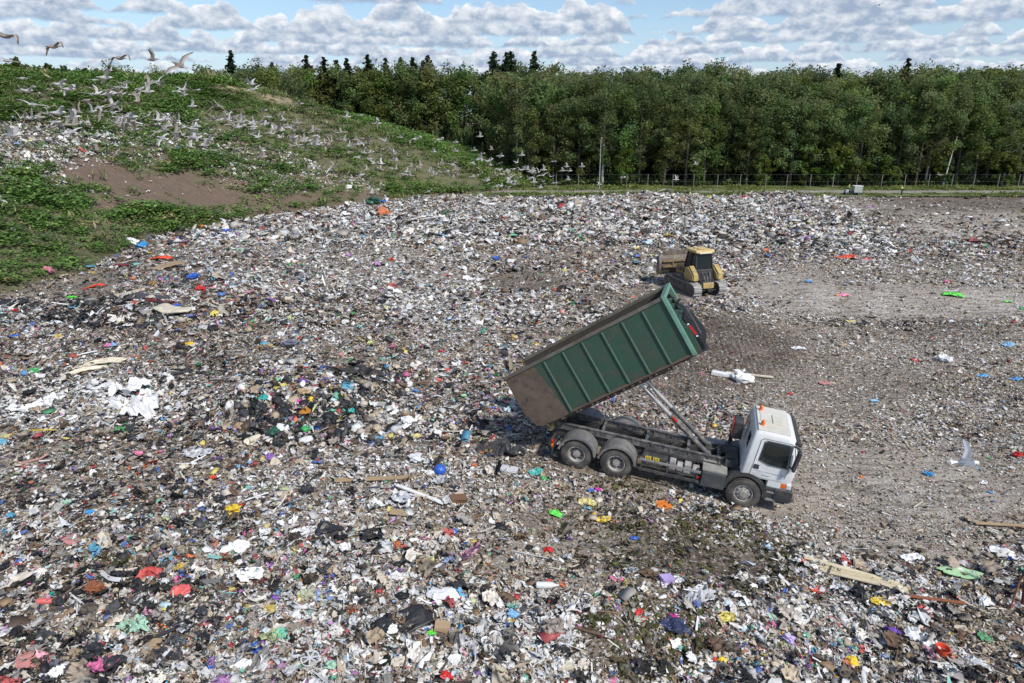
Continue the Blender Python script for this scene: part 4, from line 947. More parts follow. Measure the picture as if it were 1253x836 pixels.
for s in (-1, 1): pane([(-.94, s * .66, 1.78), (-.4, s * .67, 1.78), (-.36, s * .59, 2.78), (-.74, s * .585, 2.78)]); pane([(-.3, s * .67, 1.78), (.34, s * .66, 1.78), (.16, s * .585, 2.78), (-.28, s * .59, 2.78)])
m = MB(); m.prism([(-1.0, 2.86), (.42, 2.86), (.5, 2.92), (.36, 3.04), (-.9, 3.06), (-1.04, 2.94)], -.72, .72); rf = m.build('cab_roof', Md['yel2'], CB, bevel=.05, seg=3)
m = MB(); m.box(-.7, -.3, -.3, .3, 3.062, 3.11); m.build('roof_cover', Md['yel2'], rf, bevel=.02)
m = MB(); m.lathe([(3.06, .05), (3.16, .05), (3.18, .002)], (-.2, .4, 0), 'z', 12); m.build('roof_lamp', Md['grey'], rf, smooth=True)
m = MB(); m.box(-1.05, -1.0, -.5, .5, 2.84, 2.93); m.build('rear_light_bar', mat('pale_light_bar', (.7, .66, .55), .4), rf, bevel=.01)
m = MB(); m.box(-.6, -.1, -.25, .25, 1.76, 1.95); m.box(-.7, -.56, -.25, .25, 1.95, 2.5); m.build('driver_seat', Md['blk'], CB, bevel=.04)
m = MB(); m.prism([(-1.5, .62), (-1.47, 1.02), (-1.12, 1.06), (-1.08, 1.7), (-1.16, 1.72), (-1.28, 1.12), (-1.62, 1.0), (-1.66, .66)], -.58, .58); dp('rear_panel', m, Md['blk'])
m = MB(); m.prism([(-1.75, .56), (-1.5, .56), (-1.5, .92), (-1.68, .96)], -.42, .42); dp('rear_plate', m, Md['yel'], bevel=.03)
m = MB(); m.box(-2.0, -1.45, -.18, .18, .34, .56); m.box(-1.72, -1.6, -1.15, 1.15, .36, .46); dp('drawbar', m, Md['blk'], bevel=.03)
m = MB()
for y in (-.3, .0, .3): m.tube([(-1.2, y, 1.6), (-1.45, y * .8, 1.35), (-1.6, y * .6, .95)], .03, 6)
dp('hydraulic_hose', m, Md['grey'], smooth=True, bevel=0)
# blade, curved, with spill guard and end plates
pr = [(2.32, .12), (2.22, .45), (2.2, .85), (2.3, 1.2), (2.42, 1.38)]; ou = [(x - .06, z) for x, z in pr]
BL = MB(); BL.prism(pr + ou[::-1], -1.62, 1.62); bl = dp('blade', BL, Md['blade']); bl.location.z = .72
m = MB(); m.box(2.4, 2.46, -1.2, 1.2, 1.385, 1.72); [m.box(2.36, 2.4, y - .04, y + .04, 1.3, 1.72) for y in (-1.1, -.55, 0, .55, 1.1)]; m.build('spill_guard', Md['blade'], bl, bevel=.01)
m = MB()
for s in (-1, 1): m.prism([(2.1, .1), (2.5, .1), (2.52, 1.3), (2.3, 1.42), (2.12, .9)], *sorted((s * 1.622, s * 1.66)))
m.build('end_plate', Md['blade'], bl, bevel=.01)
m = MB(); m.box(2.28, 2.4, -1.62, 1.62, .0, .2); m.build('cutting_edge', Md['track'], bl, bevel=.01)
m = MB()
for s in (-1, 1): m.prism([(1.95, .5), (2.155, .45), (2.14, 1.1), (2.0, .8)], *sorted((s * .5, s * .62)))
m.box(2.0, 2.15, -1.4, 1.4, .55, .68); m.box(2.0, 2.15, -1.4, 1.4, .95, 1.05); m.build('blade_brace', Md['dirty'], bl, bevel=.01)
# ------------------------------------------------------------------ single pieces of rubbish that stand out
CN = {'white': (.76, .76, .77), 'cream': (.6, .54, .42), 'grey': (.3, .3, .3), 'silver': (.5, .51, .53), 'black': (.022, .022, .025), 'charcoal': (.05, .05, .055), 'tan': (.38, .27, .16), 'brown': (.16, .085, .045), 'rust-brown': (.25, .085, .035), 'red': (.52, .02, .02),
      'orange-red': (.65, .07, .025), 'coral': (.6, .12, .11), 'dark red': (.16, .012, .015), 'maroon': (.13, .025, .025), 'orange': (.66, .19, .025), 'amber': (.42, .17, .02), 'yellow': (.68, .48, .03), 'pale yellow': (.6, .53, .2), 'green': (.03, .33, .08), 'lime': (.1, .6, .06),
      'dark green': (.02, .09, .055), 'mint': (.35, .55, .42), 'pale green': (.38, .6, .32), 'sage': (.38, .4, .29), 'teal': (.03, .36, .33), 'blue': (.03, .11, .48), 'light blue': (.2, .42, .66), 'sky blue': (.06, .3, .62), 'navy': (.03, .04, .1), 'purple': (.14, .05, .35), 'lilac': (.42, .33, .6),
      'slate': (.13, .14, .2), 'pink': (.65, .2, .32), 'magenta': (.55, .04, .32), 'clear': (.62, .64, .65), 'pinkish': (.5, .22, .2)}
ITM = {}
def imat(col, kind):
    k = (col, kind)
    if k not in ITM:
        c = CN[col]; d = tuple(.55 * a + .45 * b for a, b in zip(c, (.14, .12, .1)))
        hard = kind in ('board', 'plank', 'box', 'bucket', 'foam', 'rod', 'panel')
        ITM[k] = mat((col + '_' + kind).replace(' ', '_').replace('-', '_'), c, .45 if not hard else .7, noise=[(3.5, d, .5, .78), (11, tuple(x * .7 for x in c), .55, .8)], bump=.25, bscale=9)
    return ITM[k]
def ridge(x, y, s, o=4):
    r = 0; a = .5
    for k in range(o): r = r + a * (1 - 2 * np.abs(vnoise(x, y, s + k) - .5) * 2); x = x * 1.9 + 3; y = y * 1.9 + 7; a *= .55
    return r
def sheet_geo(n=18, asp=.65, crump=.16, ragged=.3, seed=0):
    g = np.linspace(-.5, .5, n + 1); x, y = np.meshgrid(g, g); sx = rng.uniform(0, 99)
    th = np.arctan2(y, x); cheb = np.maximum(np.abs(x), np.abs(y)) * 2; rad = np.hypot(x, y) * 2 + 1e-6
    sq = cheb / rad; edge = 1 - ragged * (vnoise(th * 1.6 + 20, sx + 0 * th, 5) * .7 + vnoise(th * 4.5 + 50, sx + 0 * th, 6) * .5)
    k = (sq ** .55) * edge; x2 = x * k * 1.15; y2 = y * k * asp * 1.15
    z = crump * (ridge(x * 3.2 + sx, y * 3.2, 11) - .4) * (1 - .55 * cheb ** 3) + .04 * np.sin(5 * x + sx)
    V = np.stack([x2.ravel(), y2.ravel(), z.ravel()], 1); i = np.arange(V.shape[0]).reshape(n + 1, n + 1)
    q = np.stack([i[:-1, :-1], i[:-1, 1:], i[1:, 1:], i[1:, :-1]], -1).reshape(-1, 4); return V, [tuple(map(int, f)) for f in q]
def bag_geo(tied=True):
    V, T = ICO[3]; V = V.copy(); n = V / np.linalg.norm(V, axis=1, keepdims=True); r = np.ones(len(V)); sx = rng.uniform(0, 50)
    r += .62 * (ridge(n[:, 0] * 1.9 + sx, n[:, 1] * 1.9 + n[:, 2] * 2.3, 31, 6) - .5) + .15 * np.abs(np.sin(9 * n @ rng.normal(0, 1, 3))) + .2 * np.sin(4 * n @ rng.normal(0, 1, 3) + sx)
    if tied: # the gathered neck
        d = rng.normal(0, 1, 3); d[2] = abs(d[2]) * .6; d /= np.linalg.norm(d); r += .75 * np.clip((n @ d - .8) / .2, 0, 1) ** 2
    V = V * r[:, None] * [1, rng.uniform(.65, .85), rng.uniform(.42, .58)]
    V /= (V[:, 0].max() - V[:, 0].min()); V[:, 2] -= V[:, 2].min() + .08; return V, [tuple(map(int, t)) for t in T]
def rag_box(a, b, c, j=.02):
    V = np.array([(x, y, z) for x in (-a, a) for y in (-b, b) for z in (0, c)]) + rng.normal(0, j * a, (8, 3))
    return V, [(0, 1, 3, 2), (4, 6, 7, 5), (0, 4, 5, 1), (2, 3, 7, 6), (0, 2, 6, 4), (1, 5, 7, 3)]
def piece(kind):
    """outline one metre wide: verts, faces, thickness, smooth"""
    if kind in ('bag',): return *bag_geo(), 0, True
    if kind in ('bundle',): return *bag_geo(False), 0, True
    if kind == 'sheet': return *sheet_geo(), .006, True
    if kind == 'strip': return *sheet_geo(20, .2, .07, .35), .006, True
    if kind == 'film': return *sheet_geo(20, .6, .26, .6), .005, True
    if kind == 'cloth': return *sheet_geo(18, .6, .22, .5), .02, True
    if kind == 'scrap': return *sheet_geo(8, .55, .3, .6), .012, True
    if kind == 'card':
        V, f = sheet_geo(6, .75, .05, .12); return V, f, .02, False
    if kind == 'board': return *rag_box(.5, .3, .035, .05), 0, False
    if kind == 'mat':
        V, f = sheet_geo(12, .55, .07, .1); return V, f, .03, True
    if kind == 'cushion':
        V, f = sheet_geo(14, .5, .05, .1); c = np.clip(1 - (2 * V[:, 0]) ** 4, 0, 1) * np.clip(1 - (V[:, 1] / .28) ** 4, 0, 1); V[:, 2] += .07 * c; return V, f, .05, True
    if kind in ('plank', 'rod'):
        w = .035 if kind == 'plank' else .01; return *rag_box(.5, w, w * .6, .006), 0, False
    if kind == 'box': return *rag_box(.5, rng.uniform(.3, .42), rng.uniform(.28, .4), .06), 0, False
    if kind == 'foam': return *rag_box(.5, .2, .12, .05), 0, False
    mb = MB()
    if kind == 'ball': mb.lathe([(0, .02), (.06, .3), (.2, .46), (.4, .5), (.6, .46), (.76, .3), (.82, .02)], axis='z', n=18)
    if kind == 'bucket': mb.lathe([(0, .002), (0, .36), (.55, .5), (.58, .5), (.56, .46), (.05, .33), (.05, .002)], axis='z', n=22)
    if kind == 'bottle':
        mb.lathe([(-.5, .002), (-.5, .12), (-.46, .15), (.15, .15), (.3, .08), (.36, .055), (.47, .055), (.48, .06), (.5, .06), (.5, .002)], (0, 0, .13), 'x', 16)
    if kind == 'lid': mb.lathe([(0, .002), (0, .5), (.1, .5), (.12, .46), (.08, .4), (.11, .002)], axis='z', n=22)
    return np.array(mb.v), mb.f, 0, True
NAMES = {'bag': ('plastic_bag', 'bag', 'tied plastic bag'), 'bundle': ('rubbish_bundle', 'bundle', 'crumpled plastic bundle'), 'sheet': ('plastic_sheet', 'plastic sheet', 'creased plastic sheet'), 'strip': ('canvas_strip', 'canvas strip', 'long creased canvas strip'), 'film': ('plastic_film', 'plastic film', 'torn plastic film'), 'cloth': ('cloth', 'cloth', 'rumpled cloth'),
         'scrap': ('plastic_scrap', 'scrap', 'plastic scrap'), 'card': ('cardboard_sheet', 'cardboard', 'bent cardboard sheet'), 'board': ('board', 'board', 'flat board'), 'mat': ('rubber_mat', 'mat', 'limp rubber mat'), 'cushion': ('cushion', 'cushion', 'flat stained cushion'), 'plank': ('plank', 'plank', 'long plank'),
         'rod': ('steel_rod', 'rod', 'thin straight rod'), 'box': ('box', 'box', 'battered box'), 'foam': ('foam_block', 'foam block', 'foam block'), 'ball': ('ball', 'ball', 'round ball'), 'bucket': ('bucket', 'bucket', 'open bucket'), 'bottle': ('bottle', 'bottle', 'bottle lying flat'), 'lid': ('tub_lid', 'lid', 'round lid')}
ITEMS = """bag 59 333 18 pink;bag 174 304 17 sky blue;bag 162 297 17 white;sheet 277 284 22 blue;bag 246 278 8 orange;board 234 285 16 slate;sheet 198 317 24 orange-red;scrap 183 310 7 yellow;cushion 147 327 18 dark red;mat 236 327 18 black;card 206 327 36 tan;bag 236 342 17 blue;bag 246 357 17 red;bag 257 351 9 dark red;bag 188 348 10 amber;sheet 116 352 24 orange-red;bag 88 366 13 lime;bag 19 382 9 red;board 155 361 28 cream;cushion 212 383 42 cream;board 198 370 30 dark red;board 183 367 40 charcoal;bag 216 375 9 blue;mat 15 373 34 black;bag 232 422 12 yellow;rod 353 403 20 white;strip 110 448 80 cream;strip 90 459 78 cream;sheet 18 412 12 blue;bag 30 459 12 sky blue;sheet 42 455 14 green;scrap 95 437 11 orange;bag 370 468 13 purple;bag 371 458 8 red;bottle 334 468 12 pale yellow;bag 292 462 9 light blue;bundle 355 425 19 slate;sheet 137 423 15 light blue;bag 355 325 8 green;bag 294 307 9 mint;bag 214 299 8 green;board 4 247 11 white
bag 324 488 13 teal;sheet 315 493 12 green;bag 364 492 11 magenta;bag 371 482 18 tan;bag 380 490 11 yellow;bag 375 506 15 amber;bag 390 526 11 blue;ball 373 529 9 green;bag 347 527 22 white;bag 308 542 21 cream;bag 295 526 21 tan;bag 337 533 18 dark green;sheet 151 527 19 green;film 161 502 64 white;film 147 480 54 white;film 47 497 44 white;bag 170 558 12 pink;board 221 458 19 charcoal;scrap 193 555 7 orange;sheet 300 571 18 light blue;sheet 228 573 17 cream;plank 50 529 32 yellow;sheet 241 556 38 silver;bag 416 534 18 black;bag 322 504 22 black;bag 347 506 18 black;bag 300 508 17 charcoal
bag 109 629 14 sky blue;bag 82 617 17 mint;bag 285 627 21 yellow;bag 294 620 11 red;bag 268 614 19 black;bag 292 671 40 white;bag 399 651 38 black;card 89 662 21 pinkish;bundle 117 724 28 rust-brown;bundle 220 727 24 coral;cloth 320 710 28 maroon;card 400 699 20 tan;scrap 372 712 12 orange;bag 374 732 23 sage;sheet 354 761 28 white;film 161 770 36 mint;scrap 197 768 16 orange;card 194 794 30 tan;bag 312 797 22 blue;card 44 808 36 pinkish;bag 116 802 28 black;bag 95 820 23 black;film 201 807 38 charcoal;bag 55 781 27 charcoal;bag 248 753 23 charcoal;sheet 70 820 30 slate;bag 298 816 28 white;bag 406 818 22 mint;card 414 768 18 brown;scrap 147 707 12 green;sheet 59 729 15 teal;bottle 59 739 22 coral;plank 80 748 48 charcoal;sheet 213 697 14 light blue;scrap 228 706 13 orange;scrap 337 733 15 purple;bag 261 586 9 orange-red;bag 135 793 12 sky blue;bag 258 820 9 blue;card 35 790 14 coral;scrap 329 813 14 orange
plank 514 608 62 white;board 489 630 21 tan;box 561 613 18 brown;sheet 553 651 14 blue;ball 538 581 14 blue;lid 555 599 14 black;sheet 656 579 18 teal;scrap 666 587 14 green;bag 732 600 10 magenta;sheet 723 601 9 blue;sheet 718 616 20 pale yellow;sheet 737 637 19 yellow;card 812 620 19 orange;sheet 680 630 17 lime;bag 671 676 14 red;rod 651 682 64 silver;cloth 754 710 19 pink;mat 494 765 62 black;bag 497 757 11 teal;cushion 542 731 36 white;bag 556 720 21 black;bag 527 776 13 lime;box 541 771 18 tan;sheet 516 771 15 blue;bag 628 756 16 light blue;bucket 595 791 13 white;bucket 605 784 13 white;foam 687 818 26 cream;bag 546 831 18 red;scrap 438 826 9 red;bag 825 756 11 magenta;cloth 826 769 40 navy;box 816 712 14 lilac;film 799 821 40 black;scrap 782 750 16 red;bag 782 759 17 sage;scrap 673 739 9 orange-red;bottle 670 720 26 clear;sheet 777 660 11 blue
plank 1101 722 22 tan;plank 1145 737 60 rust-brown;sheet 1078 738 24 yellow;bag 1205 740 19 white;bag 1216 746 13 black;sheet 1130 749 20 red;bag 1091 777 20 purple;film 1128 787 40 white;film 1188 812 34 clear;bucket 1151 800 15 orange-red;bag 964 785 17 lilac;sheet 986 688 15 red;sheet 999 724 20 orange-red;sheet 960 761 11 teal;sheet 945 756 11 mint;bag 1041 811 16 yellow;bag 1016 828 13 amber;scrap 1100 814 20 pale yellow;bag 883 811 13 yellow;sheet 872 812 16 red;film 858 730 36 silver;rod 1049 674 26 white;plank 1123 620 20 cream;plank 1225 645 56 tan;sheet 1225 676 24 white;sheet 1116 685 26 white;bag 1137 582 12 sky blue;scrap 1203 592 14 white;scrap 1212 604 8 sky blue;scrap 1053 585 10 orange;bag 1244 559 12 red
sheet 1034 316 24 orange-red;sheet 1062 318 15 orange-red;sheet 1004 269 14 red;bag 911 244 8 red;bag 920 271 8 coral;bag 940 283 8 orange;sheet 1166 362 22 lime;sheet 1234 370 9 lime;bag 1250 379 9 green;bag 990 346 11 light blue;sheet 1031 362 15 pink;scrap 1024 362 7 yellow;sheet 1041 394 11 pale yellow;scrap 1050 300 8 yellow;bag 1158 347 7 pink;bag 1155 443 20 white;scrap 1120 442 13 red;sheet 1233 423 16 light blue;sheet 1203 461 13 sky blue;sheet 1245 465 15 sky blue;bag 909 468 28 white;film 977 428 14 white;foam 883 459 22 white;plank 917 461 52 cream;card 1009 470 13 pinkish;scrap 967 483 9 red;bottle 1070 492 10 light blue;foam 996 236 9 white
bag 469 248 9 blue;bundle 457 252 19 dark green;bag 478 250 6 orange;sheet 569 283 13 blue;bag 607 318 10 blue;card 519 298 17 tan;sheet 535 274 13 light blue;sheet 531 283 20 cream;sheet 711 334 9 coral;bag 507 342 7 pink;bag 547 338 7 coral;bag 479 319 8 orange-red;sheet 636 263 13 teal;bag 545 263 11 dark green;bag 780 347 11 white;bag 602 354 8 mint;bag 432 385 9 green;film 581 344 24 white;sheet 804 321 13 white
bag 508 480 10 sky blue;bag 498 519 24 white;bag 510 536 16 pale yellow;bag 456 539 16 mint;bag 466 544 19 charcoal;film 448 461 50 black;scrap 541 531 9 orange-red;bag 548 454 8 orange-red;bag 537 467 9 coral;scrap 541 431 9 red;bag 567 486 10 pale green;sheet 435 504 16 teal;bag 420 504 9 teal;bag 509 565 24 clear;bag 528 581 13 white;plank 465 589 100 tan;rod 577 578 52 white;film 617 553 54 charcoal;bag 602 501 8 blue;bag 618 493 10 coral;foam 620 575 24 silver"""
YAW = {(514, 608): -24, (651, 682): -4, (1145, 737): -12, (1225, 645): -6, (465, 589): 14, (917, 461): -6, (577, 578): 0, (50, 529): 16, (1049, 674): -4, (1123, 620): 35, (1101, 722): -14, (80, 748): 20, (353, 403): 40, (494, 765): 28, (212, 383): -16}
REG = [(1000, 640, 1260, 700, 'on the pale worn soil between truck and bottom corner'), (980, 700, 1260, 770, 'by the cream planks'), (1060, 770, 1260, 840, 'below the cream planks'), (840, 660, 1060, 780, 'on the brown mound below the truck cab'), (740, 640, 840, 780, 'on the mossy soil below the truck'), (840, 770, 1060, 840, 'along the bottom edge under the mossy mound'),
       (740, 770, 860, 840, 'at the bottom under the mossy mound'), (640, 570, 840, 640, 'just below the rear wheels of the truck'), (600, 640, 740, 740, 'on the beige chippings below the truck'), (560, 740, 740, 840, 'in the white litter at the bottom centre'), (420, 700, 560, 840, 'around the black mat'), (460, 590, 600, 700, 'near the white plank'),
       (440, 420, 700, 600, 'between the bag heap and the container tail'), (280, 440, 440, 560, 'in the heap of black bags'), (0, 430, 280, 600, 'among the torn white films'), (0, 360, 280, 430, 'on the black litter near the stained cushion'), (0, 290, 280, 362, 'at the near foot of the grassy hill'), (200, 255, 440, 360, 'under the bare brown slope'),
       (0, 560, 280, 700, 'in the dark litter of the lower field'), (0, 700, 160, 840, 'in the bottom corner by the rust-brown bundle'), (160, 700, 280, 840, 'around the coral bundle at the bottom'), (280, 560, 460, 700, 'near the large white bag'), (280, 700, 420, 840, 'near the wheel trim at the bottom'), (280, 360, 460, 440, 'above the heap of black bags'),
       (420, 230, 660, 300, 'at the far foot of the hill'), (420, 300, 720, 420, 'on the pale litter behind the container'), (700, 300, 840, 360, 'beside the bulldozer'), (860, 440, 1020, 500, 'on the dark soil behind the truck cab'), (880, 230, 960, 300, 'on the far heap beyond the bulldozer'), (960, 230, 1090, 300, 'on the slope of the far heap'),
       (960, 300, 1100, 400, 'on the flattened litter past the bulldozer'), (1100, 330, 1260, 400, 'on the pale vehicle track'), (1100, 400, 1260, 520, 'near the black smear of rubbish'), (1000, 520, 1260, 640, 'below the low flying gull'), (0, 230, 60, 290, 'in the green weeds'), (960, 480, 1100, 520, 'beyond the truck cab')]
rows = []
for ln in ITEMS.replace('\n', ';').split(';'):
    k, px, py, w, c = ln.split(' ', 4); rows.append((k, int(px), int(py), float(w), c))
def where(px, py):
    for x0, y0, x1, y1, t in REG:
        if x0 <= px <= x1 and y0 <= py <= y1: return t
    return 'on the open field of rubbish'
PX, hit_, TT = cast([r[1] for r in rows], [r[2] for r in rows])
used = {}
def unique_label(i):
    k, px, py, w, c = rows[i]; ph = NAMES[k][2]; same = [r for j, r in enumerate(rows) if j != i and r[0] == k and r[4] == c]
    size = '' if not same else ('large ' if w > 1.3 * max(r[3] for r in same) else 'small ' if w < .75 * min(r[3] for r in same) else '')
    base = f'{size}{c} {ph}'
    order = sorted((j for j in range(len(rows)) if j != i), key=lambda j: math.hypot(rows[j][1] - px, rows[j][2] - py))
    cand = [base + ' ' + where(px, py)] + [f'{base} beside the {rows[j][4]} {NAMES[rows[j][0]][1]} {where(px, py)}' for j in order[:4]] + [f'{base} beside the {rows[j][4]} {NAMES[rows[j][0]][1]} and the {rows[order[5]][4]} {NAMES[rows[order[5]][0]][1]}' for j in order[:4]]
    for s in cand:
        if s not in used and len(s.split()) <= 16: used[s] = 1; return s
    return cand[-1]
def place(o, P, yaw, drop=0.):
    n = Vector(normal(np.array([P[0]]), np.array([P[1]]))[0]); q = Vector((0, 0, 1)).rotation_difference(n)
    o.rotation_mode = 'QUATERNION'; o.rotation_quaternion = q @ Euler((0, 0, yaw)).to_quaternion(); o.location = (P[0], P[1], P[2] + drop)
for i, (k, px, py, w, c) in enumerate(rows):
    V, Fc, th, sm = piece(k); size = {'film': 1.55, 'sheet': 1.15, 'bag': 1.0}.get(k, 1.08) * w / F * TT[i]
    me = bpy.data.meshes.new(NAMES[k][0]); me.from_pydata((np.asarray(V) * size).tolist(), [], [tuple(f) for f in Fc]); me.materials.append(imat(c, k)); me.update()
    o = link(bpy.data.objects.new(NAMES[k][0], me))
    if sm: me.polygons.foreach_set('use_smooth', [True] * len(me.polygons)); me.set_sharp_from_angle(angle=R(18 if k in ('bag', 'bundle') else 28))
    if th: s = o.modifiers.new('thickness', 'SOLIDIFY'); s.thickness = th * (size if th > .015 else 1); s.offset = 1
    yaw = R(YAW[(px, py)]) if (px, py) in YAW else random.uniform(-.6, .6) + (math.pi if random.random() < .5 else 0)
    place(o, PX[i], yaw, .03 + .05 * size if k in ('sheet', 'film', 'cloth', 'scrap', 'card', 'mat', 'cushion') else .02 + (.06 if k in ('plank', 'rod', 'board') else 0))
    tag(o, unique_label(i), NAMES[k][1])

# three long cream planks lying together
P, t = on_ground(1042, 703)
for k, (du, dv, L, c, lab) in enumerate([(0, 0, 2.55, (.62, .54, .36), 'long cream plank lying uppermost of three beside the yellow sheet'), (.1, -.17, 2.3, (.56, .47, .3), 'long cream plank in the middle of three beside the yellow sheet'), (.25, -.34, 2.2, (.6, .52, .36), 'long cream plank lowest of three beside the yellow sheet')]):
    m = MB(); m.box(-L / 2, L / 2, -.075, .075, 0, .035); o = m.build('plank', mat('cream_wood', c, .7, noise=[(4, tuple(x * .7 for x in c), .45, .75)]), bevel=.006)
    d = Vector((math.cos(R(-23)), math.sin(R(-23)), 0)); q = Vector((-d.y, d.x, 0)); pos = Vector(P) + d * du + q * dv
    place(o, (pos.x, pos.y, float(topz(pos.x, pos.y)[0])), R(-23 - k), .12); tag(o, lab, 'plank', 'cream planks')
# pale green plastic sheet with cut-out holes
P, t = on_ground(1174, 704); s = 47 / F * t; n = 40
out = [(.5 * math.cos(a) * (1 + .12 * math.sin(5 * a) + .06 * math.sin(11 * a)), .24 * math.sin(a) * (1 + .16 * math.sin(4 * a + 1))) for a in np.linspace(0, 2 * math.pi, n, endpoint=False)]
mb = MB(); hole = [(-.27 + .1 * math.cos(a), .04 + .06 * math.sin(a)) for a in np.linspace(0, 2 * math.pi, n, endpoint=False)]
vs = [(x * s, y * s, .02) for x, y in out] + [(x * s, y * s, .03) for x, y in hole]
mb.add(vs, [(i, (i + 1) % n, n + (i + 1) % n, n + i) for i in range(n)])
o = mb.build('plastic_cutout', imat('pale green', 'panel')); sd = o.modifiers.new('t', 'SOLIDIFY'); sd.thickness = .02; place(o, P, R(-12), .1); tag(o, 'pale green plastic panel with a ragged hole lying on the worn soil', 'panel')
# silver wheel trim with spokes
P, t = on_ground(380, 811); r = 11.5 / F * t; root = empty('wheel_trim'); place(root, P, .4, .1); root.rotation_quaternion = root.rotation_quaternion @ Euler((R(14), 0, 0)).to_quaternion(); tag(root, 'silver wheel trim with open spokes lying in the litter', 'wheel trim')
m = MB(); m.lathe([(0, .82 * r), (.03, .86 * r), (.03, r), (0, r)], axis='z', n=28); m.build('trim_ring', imat('silver', 'panel'), root, smooth=True)
m = MB(); m.lathe([(.02, .24 * r), (.05, .2 * r), (.05, .002)], axis='z', n=16); m.build('trim_hub', imat('silver', 'panel'), root, smooth=True)
for k in range(7):
    a = 2 * math.pi * k / 7; m = MB(); m.bar((.2 * r * math.cos(a), .2 * r * math.sin(a), .035), (.85 * r * math.cos(a), .85 * r * math.sin(a), .02), .17 * r, .02); m.build('spoke', imat('silver', 'panel'), root)
# red steel bars standing at the edge
for k, (px, py, L, lean, lab) in enumerate([(1251, 744, 1.5, 4, 'dark red steel bar standing upright by the edge of the tip'), (1236, 745, 1.0, 24, 'rusty thin steel bar leaning beside the upright red bar')]):
    P, t = on_ground(px, py); m = MB(); w = .035 if k == 0 else .018; m.box(-w, w, -w, w, -.1, L); m.box(-w * 1.6, w * 1.6, -w * .3, w * .3, L * .55, L)
    o = m.build('steel_bar', imat('maroon', 'rod') if k == 0 else imat('rust-brown', 'rod'), bevel=.005); o.location = P; o.rotation_euler = (R(-10), R(lean), .3); tag(o, lab, 'steel bar')
